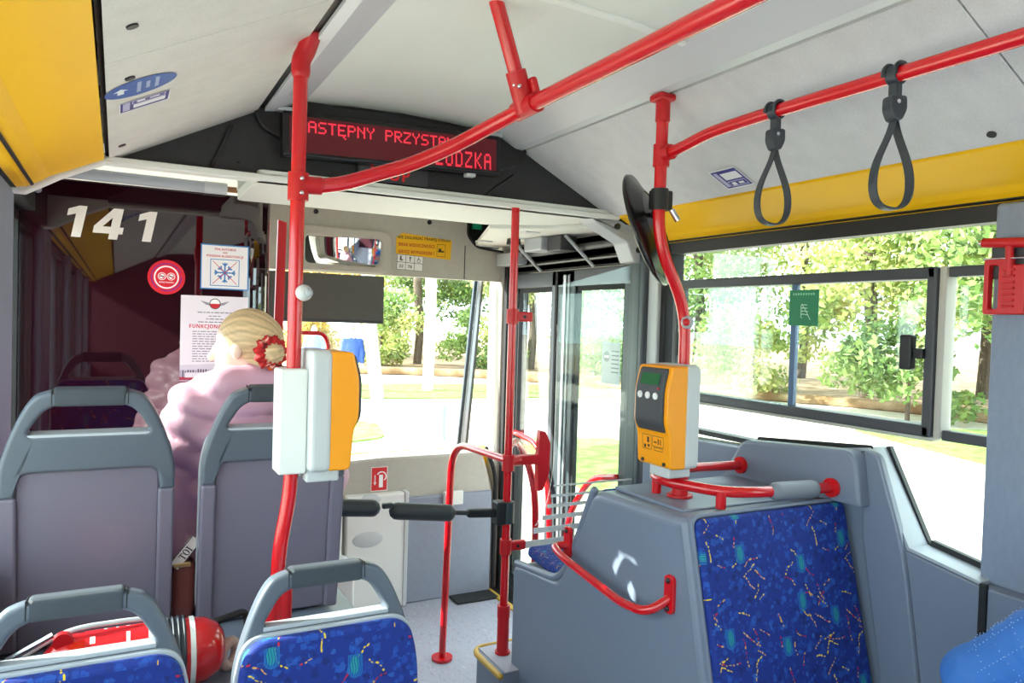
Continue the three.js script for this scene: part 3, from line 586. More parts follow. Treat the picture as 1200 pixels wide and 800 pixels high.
{
  const p = thing('bent_pole', 'red pole with a double bend standing on the grey seat console', 'pole', [1.56, 1.06, -1.8]);
  const at = (g) => g.translate(-1.56, -1.06, 1.8);
  mesh('tube', at(pipe([[1.566, 1.095, -1.8], [1.563, 1.655, -1.8], [1.445, 1.86, -1.8], [1.447, 2.24, -1.8]], .0185, .09, 80)), M.red, p);
  mesh('foot_flange', at(merged([cylBetween([1.566, 1.073, -1.8], [1.566, 1.08, -1.8], .04), cylBetween([1.566, 1.074, -1.8], [1.566, 1.145, -1.8], .025)])), M.redPlastic, p);
  mesh('ceiling_bracket', at(merged([cylBetween([1.447, 2.22, -1.8], [1.447, 2.285, -1.8], .022), bb(1.415, 1.475, 2.278, 2.30, -1.83, -1.77, .008)])), M.redPlastic, p);
  mesh('rail_clamp', at(merged([clampGeo([1.447, 2.085, -1.8], [1.447, 2.15, -1.8], .025), cylBetween([1.447, 2.118, -1.8], [1.449, 2.122, -1.755], .023)])), M.redPlastic, p);
  const b = mesh('button_ball', at(new THREE.SphereGeometry(.02, 24, 16).translate(1.556, 1.617, -1.782)), M.silver, p);
  mesh('button', at(new THREE.SphereGeometry(.012, 16, 12).translate(1.545, 1.617, -1.774)), M.redPlastic, b);
}
{
  const r = thing('strap_rail', 'red overhead rail carrying the two hanging straps', 'rail', [1.45, 2.14, -1]);
  mesh('tube', smoothPipe([[1.449, 2.12, -1.765], [1.45, 2.128, -1.70], [1.45, 2.143, -1.60], [1.45, 2.148, -1.45], [1.45, 2.148, -1.0], [1.45, 2.148, 0], [1.45, 2.148, 2]], .0165, 100).translate(-1.45, -2.14, 1), M.red, r);
}
{ // hanging straps
  const tear = (w, h, t) => { // closed teardrop, inset by t
    const s = new THREE.Shape(), H = h - t; s.moveTo(0, -t * 1.5);
    s.bezierCurveTo(w * .10, -h * .30, w - t, -h * .45, w - t, -h * .74); s.bezierCurveTo(w - t, -h * .92, w * .6, -H, 0, -H); s.bezierCurveTo(-w * .6, -H, -w + t, -h * .92, -w + t, -h * .74); s.bezierCurveTo(-w + t, -h * .45, -w * .10, -h * .30, 0, -t * 1.5); return s;
  };
  const make = (label, z, face) => {
    const o = thing('hanging_strap', label, 'strap', [1.45, 2.148, z], 'hanging straps on the red rail');
    const s = tear(.047, .21, 0); s.holes.push(new THREE.Path(tear(.047, .21, .004).getPoints(16)));
    mesh('loop', extXY(s, -.012, .012, .001, 1, 16).translate(0, -.075, 0).rotateY(face), M.strap, o);
    const k = new THREE.Shape(); k.absarc(0, 0, .0215, 0, Math.PI * 2); k.holes.push(new THREE.Path().absarc(0, 0, .0172, 0, Math.PI * 2, true));
    mesh('rail_ring', extXY(k, -.0125, .0125, .001, 1, 20), M.strap, o);
    for (const q of [-1, 1]) mesh('ring_ear', new THREE.TorusGeometry(.0225, .005, 8, 20, Math.PI * 1.1).rotateZ(-.1).translate(0, 0, q * .0135), M.strap, o);
    mesh('neck', bb(-.009, .009, -.055, -.018, -.011, .011, .003), M.strap, o);
    const b = mesh('buckle', extXY(roundShape([[-.019, -.045], [.019, -.045], [.020, -.075], [.009, -.098], [-.009, -.098], [-.020, -.075]], .008), -.016, .016, .004).rotateY(face), M.strap, o);
    mesh('rivet', new THREE.CylinderGeometry(.0045, .0045, .004, 12).rotateX(Math.PI / 2).translate(-.004, -.06, .017).rotateY(face), M.chrome, b);
    return o;
  };
  make('dark grey hanging strap nearer the bent pole', -1.36, -.22); make('dark grey hanging strap beside the ceiling hatch joint', -1.035, -.30);
}
{ // middle pole on the entrance step
  const p = thing('entrance_pole', 'slim red pole on the step beside the glass screen', 'pole', [1.41, .25, -2.66]);
  const at = (g) => g.translate(-1.41, -.25, 2.66);
  mesh('tube', at(cylBetween([1.41, .255, -2.66], [1.41, 2.06, -2.66], .0165)), M.red, p);
  mesh('foot_sleeve', at(merged([cylBetween([1.41, .252, -2.66], [1.41, .40, -2.66], .0245), cylBetween([1.41, .40, -2.66], [1.41, .45, -2.66], .0265), cylBetween([1.41, .252, -2.66], [1.41, .262, -2.66], .032)])), M.redPlastic, p);
  for (const y of [1.625, .69]) {
    const c = mesh('tab_clamp', at(merged([clampGeo([1.41, y - .03, -2.66], [1.41, y + .03, -2.66], .024), bb(1.41, 1.50, y - .02, y + .02, -2.672, -2.648, .008)])), M.redPlastic, p);
    mesh('screw', at(new THREE.CylinderGeometry(.007, .007, .004, 12).rotateX(Math.PI / 2).translate(1.46, y, -2.647)), M.screw, c);
  }
  mesh('hoop_clamp', at(merged([clampGeo([1.41, 1.00, -2.66], [1.41, 1.065, -2.66], .025), cylBetween([1.41, 1.035, -2.66], [1.47, 1.035, -2.675], .02)])), M.redPlastic, p);
  const pd = mesh('glass_paddle', at(extXY(roundShape([[1.46, 1.015], [1.555, 1.015], [1.56, .90], [1.585, .905], [1.612, .97], [1.615, 1.10], [1.59, 1.15], [1.562, 1.155], [1.557, 1.055], [1.46, 1.055]], .006), -2.70, -2.668, .004)), M.redPlastic, p); void pd;
}
{
  const h = thing('hoop_rail', 'red hoop rail rising from the floor and joining the slim pole', 'rail', [1.38, 0, -3.2]);
  const at = (g) => g.translate(-1.38, 0, 3.2);
  mesh('tube', at(pipe([[1.382, .005, -3.215], [1.385, 1.04, -3.17], [1.40, 1.045, -2.66]], .0165, .16, 70)), M.red, h);
  mesh('floor_flange', at(cylBetween([1.382, .001, -3.215], [1.382, .014, -3.215], .05)), M.red, h);
  const b = thing('back_hoop', 'red rail bowing from the slim pole down towards the door', 'rail', [1.6, 0, -2.9]);
  mesh('tube', smoothPipe([[1.425, 1.10, -2.68], [1.52, 1.09, -2.80], [1.64, .99, -2.92], [1.72, .83, -2.98], [1.745, .65, -3.0], [1.745, .3, -3.0], [1.745, .01, -3.0]], .0165, 60).translate(-1.6, 0, 2.9), M.red, b);
  mesh('floor_flange', cylBetween([1.745, .001, -3.0], [1.745, .014, -3.0], .05).translate(-1.6, 0, 2.9), M.red, b);
}
{ // padded swing bars
  const p = thing('padded_bar', 'black padded swing bar clamped to the slim red pole', 'bar', [1.41, .83, -2.66]);
  mesh('pad', pipe([[-.465, .048, 0], [-.26, .022, 0]], .033, .01), M.pad, p);
  mesh('rod', cylBetween([-.25, .022, 0], [-.16, .012, 0], .009), M.frame, p);
  mesh('arm', basisGeo(new RoundedBoxGeometry(.12, .034, .03, 2, .008), [-.115, .008, 0], [1, -.08, 0], [0, 1, 0]), M.black, p);
  mesh('hinge_block', bb(-.055, -.015, -.045, .05, -.03, .03, .008), M.black, p);
  mesh('collar', clampGeo([0, -.042, 0], [0, .045, 0], .031), std({ color: rgb(48, 60, 64), roughness: .45 }), p);
  const q = thing('padded_bar', 'black padded bar end beside the pink sleeve', 'bar', [.70, .91, -2.66]);
  mesh('pad', pipe([[-.05, .008, 0], [.145, -.012, 0]], .032, .01), M.pad, q);
  mesh('latch_stud', bb(.185, .225, -.018, .002, -.01, .01, .004), M.frame, q);
}
{ // glass screen behind the entrance
  const g = thing('glass_screen', 'clear glass screen with white stripes beside the entrance', 'screen', [1.8, 0, -2.684]);
  const s = roundShape([[1.455, .66], [1.60, .78, .12], [1.645, 1.0, .1], [1.635, 1.76, 0], [2.06, 1.885, 0], [2.06, .60, 0], [1.455, .60, 0]], 0);
  mesh('pane', extXY(s, -.004, .004).translate(-1.8, 0, 0), M.clear, g);
  [[.665, .030, 1.46], [.722, .024, 1.55], [.775, .019, 1.59], [.824, .015, 1.61], [.868, .011, 1.63], [.912, .008, 1.64]].forEach(([y, h, x0]) => mesh('stripe', bb(x0 - 1.8, .25, y, y + h, .0045, .0052), M.white, g));
}
{
  const s = struct('entrance_step', extXZ(roundShape([[1.32, -2.72], [1.36, -2.76, .04], [2.05, -2.76], [2.05, -2.5], [1.32, -2.5]], .02), .0, .25, .008), M.grey, 'grey step block under the console with yellow edge', 'step');
  mesh('nosing', pipe([[1.318, .243, -2.5], [1.318, .243, -2.72], [1.345, .243, -2.762], [2.05, .243, -2.762]], .012, .03), std({ color: rgb(206, 164, 60), roughness: .5 }), s);
  mesh('anti_slip', bb(1.34, 2.04, .25, .254, -2.74, -2.5), M.floor, s);
}

// ================================================================ SEAT CONSOLE OVER THE WHEEL
{
  const c = thing('seat_console', 'grey moulded wheel arch console with back to back blue seats', 'seat console', [1.4, 0, -2.0]);
  const at = (g) => g.translate(-1.4, 0, 2.0);
  const prof = [[-2.585, .0, 0], [-2.585, .64, .03], [-2.50, .665, .03], [-2.245, .685, .05], [-2.185, .78, .06], [-2.04, 1.055, .05], [-1.625, 1.066, .02], [-1.585, 1.072, .02], [-1.485, .64, .05], [-1.43, .40, .05], [-1.10, .41, .04], [-1.07, .33, .04], [-1.12, .27, .04], [-1.30, .24, .1], [-1.36, 0, 0]];
  mesh('body', at(extZY(roundShape(prof, .03), 1.40, 2.042, .028, 5, 10)), M.grey, c);
  mesh('seat_lip', at(pipe([[1.412, .652, -2.56], [1.412, .685, -2.26], [1.412, .75, -2.19], [1.412, 1.05, -2.045]], .014, .06)), M.grey, c);
  mesh('top_tray', at(bb(1.46, 2.0, 1.058, 1.072, -2.0, -1.66, .006)), M.grey, c);
  // blue rear facing back cushion
  const t = Math.atan2(.104, .43), w = .60, h = .66;
  const cg = extXY(roundShape([[0, 0], [w, 0], [w, h, .03], [0, h, .03]], .02), 0, .035, .012, 4);
  mesh('back_cushion', at(cg.translate(1.424, -h, 0).rotateX(-t).translate(0, 1.065, -1.592)), M.fabric, c);
  mesh('cushion_rim', at(extXY((() => { const s = roundShape([[-.012, 0], [w + .012, 0], [w + .012, h + .012, .04], [-.012, h + .012, .04]], .02), q = new THREE.Path(); q.setFromPoints(roundShape([[0, .0], [w, .0], [w, h, .03], [0, h, .03]], .02).getPoints(6).reverse()); s.holes.push(q); return s; })(), 0, .022, .004).translate(1.424, -h, 0).rotateX(-t).translate(0, 1.065, -1.596)), M.grey, c);
  mesh('seat_cushion', at(bb(1.43, 2.02, .40, .43, -1.41, -1.11, .014)), M.fabric, c);
  // forward facing seat
  mesh('seat_cushion', at(basisGeo(new RoundedBoxGeometry(.56, .045, .29, 3, .018), [1.72, .688, -2.395], [1, 0, 0], [0, 1, .10])), M.fabric, c);
  mesh('back_cushion', at(basisGeo(new RoundedBoxGeometry(.54, .30, .03, 3, .012), [1.73, .91, -2.125], [1, 0, 0], [0, 1, .52])), M.fabric, c);
  // red side grip
  const gr = mesh('side_grip', at(pipe([[1.40, .835, -2.17], [1.345, .835, -2.185], [1.325, .825, -2.10], [1.325, .785, -1.76], [1.34, .79, -1.66], [1.40, .835, -1.63]], .0135, .05, 60)), M.red, c);
  for (const [y, z] of [[.845, -2.17], [.845, -1.63]]) { const f = mesh('grip_flange', at(extZY(roundShape([[z - .02, y - .055], [z + .02, y - .055], [z + .02, y + .055], [z - .02, y + .055]], .018), 1.388, 1.402, .003)), M.red, gr); void f; }
  for (const [y, z] of [[.885, -1.63], [.805, -1.63], [.885, -2.17]]) mesh('screw', at(new THREE.SphereGeometry(.008, 10, 8).translate(1.387, y, z)), M.screw, gr);
}
{ // raised wall block the console rails end on
  const b = thing('wall_block', 'raised grey block on the side wall above the console', 'wall block', [2.0, 1.0, -1.75]);
  mesh('body', extZY(roundShape([[-2.045, 1.075], [-1.965, 1.205, .03], [-1.50, 1.243, .05], [-1.475, 1.08], [-1.475, 1.075], [-2.06, 1.075]], .01), 1.985, 2.044, .012, 3).translate(-2.0, -1.0, 1.75), M.grey, b);
  mesh('edge_seal', pipe([[2.07, 1.205, -1.96], [2.07, 1.246, -1.51]], .008).translate(-2.0, -1.0, 1.75), M.rubber, b);
  mesh('corner_post', extZY(roundShape([[-1.50, .98], [-1.505, 1.245, .02], [-1.455, 1.235, .02], [-1.36, .97, .1], [-1.25, .3], [-1.37, .3]], .01), 2.03, 2.062, .008).translate(-2.0, -1.0, 1.75), M.grey, b);
}
{
  const r = thing('console_rail', 'red looped rail around the bent pole with grey hand grip', 'rail', [1.6, 1.07, -1.77]);
  const at = (g) => g.translate(-1.6, -1.07, 1.77);
  mesh('tube', at(pipe([[1.995, 1.115, -1.96], [1.66, 1.125, -1.95], [1.52, 1.128, -1.88], [1.50, 1.125, -1.80], [1.58, 1.12, -1.64], [1.68, 1.118, -1.60], [1.995, 1.115, -1.575]], .0165, .07, 80)), M.red, r);
  mesh('hand_grip', at(pipe([[1.76, 1.117, -1.592], [1.90, 1.1155, -1.583]], .028, .01)), std({ color: rgb(122, 127, 138), roughness: .5 }), r);
  mesh('support_post', at(cylBetween([1.585, 1.07, -1.64], [1.585, 1.12, -1.64], .0155)), M.red, r);
  mesh('support_post', at(cylBetween([1.53, 1.07, -1.87], [1.53, 1.125, -1.87], .0155)), M.red, r);
  for (const [z] of [[-1.96], [-1.575]]) mesh('end_flange', at(cylBetween([1.975, 1.115, z], [1.985, 1.115, z], .03)), M.red, r);
}

// ================================================================ PASSENGER SEATS
function makeSeat(label, group) {
  const s = thing('passenger_seat', label, 'seat', [0, 0, 0], group);
  const tilt = (g) => g.translate(0, -.1, 0).rotateX(.13).translate(0, .1, 0);
  const W = .21;
  const sh = roundShape([[-W, .435, .005], [-W, .53, .10], [-.145, .70, .09], [-.09, .72, .02], [.09, .72, .02], [.145, .70, .09], [W, .53, .10], [W, .435, .005], [.172, .435, .005], [.165, .50, .03], [-.165, .50, .03], [-.172, .435, .005]], .02);
  const hole = new THREE.Path(); hole.setFromPoints(roundShape([[-.148, .602, .02], [-.10, .682, .04], [.10, .682, .04], [.148, .602, .02]], .02).getPoints(8).reverse()); sh.holes.push(hole);
  mesh('handle_frame', tilt(extXY(sh, -.028, .022, .011, 4, 10)), M.seatFrame, s);
  mesh('hand_grip', tilt(bb(-.088, .088, .678, .7255, -.030, .024, .012)), M.grip, s);
  for (const x of [-.089, .089]) mesh('grip_joint', tilt(bb(x - .0012, x + .0012, .684, .7215, -.0285, .0225)), M.black, s);
  mesh('hole_ledge', tilt(bb(-.146, .146, .594, .604, -.03, .02, .003)), M.silver, s);
  mesh('back_panel', tilt(extXY(roundShape([[-.172, 0, 0], [-.172, .50, .035], [.172, .50, .035], [.172, 0, 0]], .02), -.02, .006, .006, 2)), M.seatShell, s);
  for (const q of [-1, 1]) mesh('side_frame', tilt(bb(q * .168, q * W, .0, .436, -.028, .022, .009)), M.seatShell, s);
  const bz = roundShape([[-.213, .03, .02], [-.213, .50, .05], [-.19, .592, .05], [.19, .592, .05], [.213, .50, .05], [.213, .03, .02]], .03);
  mesh('cushion_bezel', tilt(extXY(bz, -.040, -.024, .004)), M.silver, s);
  const cs = roundShape([[-.206, .04, .02], [-.206, .50, .05], [-.184, .585, .05], [.184, .585, .05], [.206, .50, .05], [.206, .04, .02]], .03);
  mesh('back_cushion', tilt(extXY(cs, -.072, -.030, .014, 4, 10)), M.fabric, s);
  mesh('seat_cushion', bb(-.205, .205, .105, .165, -.46, -.07, .025), M.fabric, s);
  mesh('seat_pan', bb(-.21, .21, .0, .11, -.455, -.01, .03), M.seatShell, s);
  return s;
}
const seatFarL = makeSeat('empty grey backed seat beside the window, behind the cab partition'); seatFarL.position.set(-.058, .672, -2.37);
const seatFarR = copy(seatFarL, [.432, .672, -2.37], 'grey backed seat the woman in pink sits on');
const ped = (s) => mesh('pedestal', bb(-.14, .14, -.305, .005, -.36, -.06, .03), M.grey, s);
const seatNearL = copy(seatFarL, [-.062, .30, -1.68], 'blue cushioned rear facing seat beside the window, before the extinguisher'); seatNearL.rotation.y = Math.PI; ped(seatNearL);
const seatNearR = copy(seatFarL, [.447, .295, -1.68], 'blue cushioned rear facing seat beside the aisle, before the red pole'); seatNearR.rotation.y = Math.PI; ped(seatNearR);
struct('wheel_arch', extZY(roundShape([[-1.78, 0], [-1.78, .66], [-2.80, .66], [-2.80, .34], [-3.2, .34], [-3.2, 0]], .02), -.28, .70, .01), M.grey, 'grey wheel arch podium under the front seats', 'podium');

// ---- fire extinguisher lying on the podium
{
  const e = thing('fire_extinguisher', 'red fire extinguisher lying strapped behind the window seat', 'extinguisher', [.05, .66, -2.02]);
  const R = .082, prof = [[0, -.20], [.03, -.198], [.055, -.188], [.074, -.165], [R, -.13], [R, .12], [.078, .16], [.062, .19], [.04, .205], [0, .208]].map(([x, y]) => new THREE.Vector2(x, y));
  mesh('cylinder', new THREE.LatheGeometry(prof.map((p) => new THREE.Vector2(p.x, p.y)), 40).rotateZ(-Math.PI / 2).translate(0, R + .004, 0), phys({ color: rgb(208, 14, 20), roughness: .22, clearcoat: .7 }), e);
  const st = mesh('strap', new THREE.CylinderGeometry(R + .004, R + .004, .055, 40, 1, true).rotateZ(-Math.PI / 2).translate(.085, R + .004, 0), M.strap, e);
  for (let i = -2; i <= 2; i++) mesh('strap_rib', new THREE.TorusGeometry(R + .005, .003, 6, 40).rotateY(Math.PI / 2).translate(.085 + i * .012, R + .004, 0), M.strap, st);
  const lt = canvasTex(256, 256, (x, w, h) => { seed(9); x.fillStyle = '#c41822'; x.fillRect(0, 0, w, h); x.fillStyle = '#f0e6e2'; for (let i = 0; i < 9; i++) for (let j = 0; j < 6; j++) if (rnd() < .75) x.fillRect(12 + i * 27, 10 + j * 42, rr(8, 24), rr(8, 20)); });
  mesh('label_band', new THREE.CylinderGeometry(R + .0012, R + .0012, .15, 40, 1, true).rotateZ(-Math.PI / 2).translate(-.03, R + .004, 0), paint(lt, .35), e);
  mesh('label_edge', new THREE.CylinderGeometry(R + .0015, R + .0015, .012, 40, 1, true).rotateZ(-Math.PI / 2).translate(.128, R + .004, 0), M.white, e);
  mesh('neck', cylBetween([-.25, R + .004, 0], [-.19, R + .004, 0], .02), M.chrome, e);
  mesh('valve', bb(-.27, -.235, R - .02, R + .04, -.025, .025, .008), M.redPlastic, e);
  mesh('lever', cylBetween([-.26, R + .05, 0], [-.17, R + .095, .0], .008), M.chrome, e);
  mesh('gauge', new THREE.CylinderGeometry(.02, .02, .02, 20).rotateX(Math.PI / 2).translate(-.15, R + .085, .02), M.redPlastic, e);
  mesh('hose', smoothPipe([[-.24, R + .05, 0], [-.14, R + .098, .0], [-.04, R + .101, -.01], [.04, R + .095, -.02]], .006), M.lightGrey, e);
  mesh('carry_handle', pipe([[.19, R + .05, -.05], [.27, R + .06, -.07], [.275, R + .01, -.07]], .009, .02), M.black, e);
  mesh('hose_coil', new THREE.TorusGeometry(.03, .014, 10, 24).rotateY(.8).translate(.225, .045, -.04), std({ color: rgb(198, 170, 160), roughness: .6 }), e);
}

// ================================================================ VALIDATORS
function makeValidator(label, pos, turn) {
  const v = thing('ticket_validator', label, 'ticket validator', pos, 'ticket validators'); v.rotation.y = turn;     // faces +z before the turn
  mesh('back_shell', extXY(roundShape([[-.082, -.155], [.082, -.155], [.082, .155], [-.082, .155]], .022), 0, .055, .012, 3), M.lightGrey.clone(), v);
  mesh('front_shell', extZY(roundShape([[.05, -.152], [.05, .152], [.108, .150, .01], [.125, .08, .02], [.125, -.02, .02], [.112, -.05, .02], [.105, -.152, .015]], .006), -.079, .079, .006, 3), M.orange, v);
  const f = mesh('face_plate', extZY(roundShape([[.10, -.045], [.10, .145], [.118, .143, .008], [.136, .08, .02], [.136, -.02, .02], [.12, -.045]], .006), -.064, .064, .008, 3), M.frame, v);
  mesh('screen', basisGeo(new THREE.PlaneGeometry(.085, .034), [0, .111, .1285], [1, 0, 0], [0, 1, -.26]), std({ color: rgb(18, 70, 40), roughness: .25, emissive: rgb(40, 120, 70), emissiveIntensity: .35, map: canvasTex(128, 52, (x) => { x.fillStyle = '#58c07c'; x.fillRect(0, 0, 128, 52); x.fillStyle = '#2f8a54'; x.fillRect(10, 12, 60, 10); x.fillRect(10, 30, 90, 8); }) }), f);
  for (const x of [-.036, 0, .036]) { const b = mesh('key', new THREE.CylinderGeometry(.010, .011, .005, 20).rotateX(Math.PI / 2).translate(x, .062, .1365), M.white, f); void b; }
  mesh('indicator', bb(.042, .052, .082, .087, .132, .138, .002), M.redPlastic, f);
  mesh('pictogram', basisGeo(new THREE.PlaneGeometry(.12, .075), [0, -.092, .1096], [1, 0, 0], [0, 1, .07]), paint(canvasTex(240, 150, (x) => {
    x.fillStyle = '#faa008'; x.fillRect(0, 0, 240, 150); x.strokeStyle = '#3a2a10'; x.lineWidth = 3; x.strokeRect(20, 12, 84, 86); x.strokeRect(116, 12, 100, 62); x.fillStyle = '#221808'; x.fillRect(66, 24, 18, 34); x.fillRect(34, 72, 20, 20); x.beginPath(); x.moveTo(64, 70); x.lineTo(92, 70); x.lineTo(78, 92); x.fill(); x.fillRect(164, 26, 10, 34); x.fillRect(186, 26, 8, 34); x.fillRect(128, 44, 26, 8); x.strokeRect(130, 80, 76, 18);
  }), .35), v);
  for (const x of [-.05, .05]) mesh('screw_hole', new THREE.CylinderGeometry(.006, .006, .004, 10).rotateX(Math.PI / 2).translate(x, -.139, .108), M.black, v);
  mesh('mount_plate', bb(-.045, .045, -.185, -.14, .0, .085, .006), M.lightGrey, v);
  return v;
}
makeValidator('yellow ticket validator facing the aisle on the bent pole', [1.535, 1.335, -1.765], -Math.PI / 2);
{
  const v = makeValidator('yellow ticket validator seen side on with white mounting box', [.43, 1.362, -1.95], Math.PI / 2);
  mesh('mounting_box', bb(-.05, .035, -.16, .105, -.07, .0, .006).translate(-.0, 0, 0), M.white, v);
}

// ---- round mirror on the bent pole
{
  const m = V(.5, -.86, 0).normalize(), v = V(1.5, .31, -1.92).normalize(), a = m.clone().cross(v).normalize(), v2 = v.clone().sub(m.clone().multiplyScalar(v.dot(m))).normalize(), t = .20;
  const n = a.clone().multiplyScalar(-Math.cos(t)).add(v2.multiplyScalar(Math.sin(t)));      // mirror looks away from the passenger side
  if (n.x < 0) n.multiplyScalar(1);
  const o = thing('round_mirror', 'black round mirror clipped to the bent pole, seen from the edge', 'mirror', [1.515, 1.915, -1.93]);
  o.quaternion.setFromUnitVectors(V(0, 0, 1), n);
  mesh('back_shell', new THREE.LatheGeometry([[0, -.03], [.05, -.029], [.05, -.033], [.08, -.028], [.08, -.031], [.12, -.022], [.12, -.025], [.165, -.004], [.185, .0], [.19, .01], [.183, .016], [.178, .012]].map(([x, y]) => new THREE.Vector2(x, y)), 48).rotateX(Math.PI / 2), M.blackGloss, o);
  mesh('mirror_glass', new THREE.SphereGeometry(.6, 40, 12, 0, Math.PI * 2, 0, .302).rotateX(Math.PI / 2).translate(0, 0, -.56), M.mirror, o);
  const c = thing('mirror_clamp', 'black clamp with silver screw holding the round mirror', 'clamp', [1.446, 1.985, -1.8]);
  mesh('collar', clampGeo([0, -.032, 0], [0, .032, 0], .026), M.black, c);
  mesh('block', bb(-.02, .045, -.03, .03, -.03, .01, .006), M.black, c);
  mesh('screw', cylBetween([.03, -.03, .02], [.05, -.062, .028], .009), M.chrome, c);
  mesh('arm', cylBetween([.01, 0, -.02], [.055, -.06, -.115], .008), M.black, c);
}

// ---- emergency hammer
{
  const h = thing('emergency_hammer', 'red emergency hammer in its holder on the window pillar', 'hammer', [2.085, 1.76, -1.135]);
  mesh('holder', (() => { const s = roundShape([[-.05, -.10], [.055, -.10], [.055, .03], [.02, .03], [.02, .05], [-.05, .05]], .008), q = new THREE.Path(); q.setFromPoints(roundShape([[-.036, -.085], [-.012, -.085], [-.012, .03], [-.036, .03]], .006).getPoints(4).reverse()); s.holes.push(q); return extZY(s, -.028, -.004, .004); })(), M.redPlastic, h);
  for (let i = 0; i < 7; i++) mesh('holder_rib', bb(-.034, -.024, -.082 + i * .016, -.076 + i * .016, .0, .03, .002), M.redPlastic, h);
  mesh('backing_plate', bb(-.006, .006, -.005, .085, -.045, .05, .004), M.frame, h);
  mesh('hammer_head', cylBetween([-.025, .092, -.055], [-.025, .085, .06], .013), M.redPlastic, h);
  mesh('hammer_tip', cylBetween([-.025, .0935, -.066], [-.025, .092, -.045], .007, .012), M.chrome, h);
  mesh('hammer_stem', cylBetween([-.025, .088, .012], [-.025, -.0, .015], .01), M.redPlastic, h);
  mesh('wire', cylBetween([-.03, .048, -.05], [-.03, .046, .055], .0025), M.chrome, h);
}

// ---- stickers on ceiling, window and front wall
const nearCeilL = [.888, .46, 0];
single('priority_oval_sticker', 'blue oval sticker with white arrow on the sloping ceiling hatch', 'sticker', basisGeo(new THREE.CircleGeometry(1, 48).scale(.068, .082, 1), [.041, 2.1075, -1.898], [0, 0, 1], [-.89, -.455, 0]), paint(canvasTex(300, 360, (x) => {
  x.fillStyle = '#0a50a6'; x.fillRect(0, 0, 300, 360); x.fillStyle = '#e8edf4'; x.save(); x.translate(150, 80); x.rotate(Math.PI / 2); x.beginPath(); x.moveTo(0, -52); x.lineTo(38, -6); x.lineTo(16, -6); x.lineTo(16, 50); x.lineTo(-16, 50); x.lineTo(-16, -6); x.lineTo(-38, -6); x.fill(); x.restore();
  x.fillStyle = '#b8c8e2'; for (const [y0, x0, x1] of [[160, 60, 240], [205, 95, 205], [250, 70, 230]]) for (let q = x0; q < x1; q += 17) x.fillRect(q, y0, 12, 20);
})));
const camStickerTex = canvasTex(320, 200, (x) => {
  x.fillStyle = '#e9e6ee'; x.fillRect(0, 0, 320, 200); x.fillStyle = '#2c2a86'; x.fillRect(10, 10, 300, 180); x.fillStyle = '#eceaf2'; x.fillRect(90, 90, 200, 70); x.fillStyle = '#b9b6da'; x.fillRect(24, 24, 44, 150);
  x.fillStyle = '#eceaf2'; x.fillRect(110, 30, 50, 30); x.fillRect(190, 36, 60, 20); x.strokeStyle = '#b9b6da'; x.lineWidth = 8; x.strokeRect(84, 24, 200, 48);
});
single('monitoring_sticker', 'small blue and white camera sticker beside the oval sticker', 'sticker', basisGeo(new THREE.PlaneGeometry(.126, .098), [.053, 2.1135, -2.055], [.89, .455, 0], [0, 0, 1]), paint(camStickerTex));
single('monitoring_sticker', 'blue and white camera sticker on the hatch above the side window', 'sticker', basisGeo(new THREE.PlaneGeometry(.126, .105), [1.832, 2.1105, -1.905], [-.05, .0, 1], [.89, -.455, .05]).applyMatrix4(new THREE.Matrix4()), new THREE.MeshStandardMaterial({ map: camStickerTex, roughness: .45, side: THREE.DoubleSide }));
single('green_window_sticker', 'green slide to open sticker on the sliding vent window', 'sticker', basisGeo(new RoundedBoxGeometry(.125, .125, .003, 1, .0012), [2.112, 1.682, -1.822], [0, 0, 1], [0, 1, 0]), paint(canvasTex(256, 256, (x) => {
  x.fillStyle = '#0d7a50'; x.fillRect(0, 0, 256, 256); x.strokeStyle = '#bfe0cc'; x.lineWidth = 5; for (let i = 0; i < 4; i++) { x.beginPath(); x.arc(120, 120 + i * 22, 14, 1.6, 4.8); x.lineTo(160 + i * 4, 108 + i * 24); x.stroke(); } x.beginPath(); x.moveTo(112, 100); x.lineTo(150, 150); x.lineTo(190, 215); x.stroke();
  x.fillStyle = '#7cc09a'; for (let i = 0; i < 9; i++) x.fillRect(30 + i * 22, 22, 14, 16);
}))).userData.label = 'green sticker with white hand on the sliding vent window';
single('extinguisher_sticker', 'red and white pictogram sticker on the front wall', 'sticker', basisGeo(new THREE.PlaneGeometry(.095, .135), [1.295, .715, -3.957], [1, 0, 0], [0, 1, 0]), paint(canvasTex(190, 270, (x) => {
  x.fillStyle = '#f2ece8'; x.fillRect(0, 0, 190, 270); x.fillStyle = '#d6282c'; x.fillRect(8, 8, 174, 254); x.fillStyle = '#fff'; x.fillRect(92, 90, 46, 140); x.fillRect(40, 90, 12, 90); x.beginPath(); x.moveTo(28, 170); x.lineTo(64, 170); x.lineTo(46, 205); x.fill(); x.strokeStyle = '#fff'; x.lineWidth = 13; x.beginPath(); x.arc(120, 110, 52, 3.6, 7.2); x.stroke();
})));
single('socket_box', 'small white box with red switch on the front wall', 'box', bb(1.67, 1.79, .54, .62, -3.94, -3.915, .006), M.white);
single('red_switch', 'red switch key on the small white box', 'switch', bb(1.685, 1.715, .555, .605, -3.917, -3.905, .004), M.redPlastic);

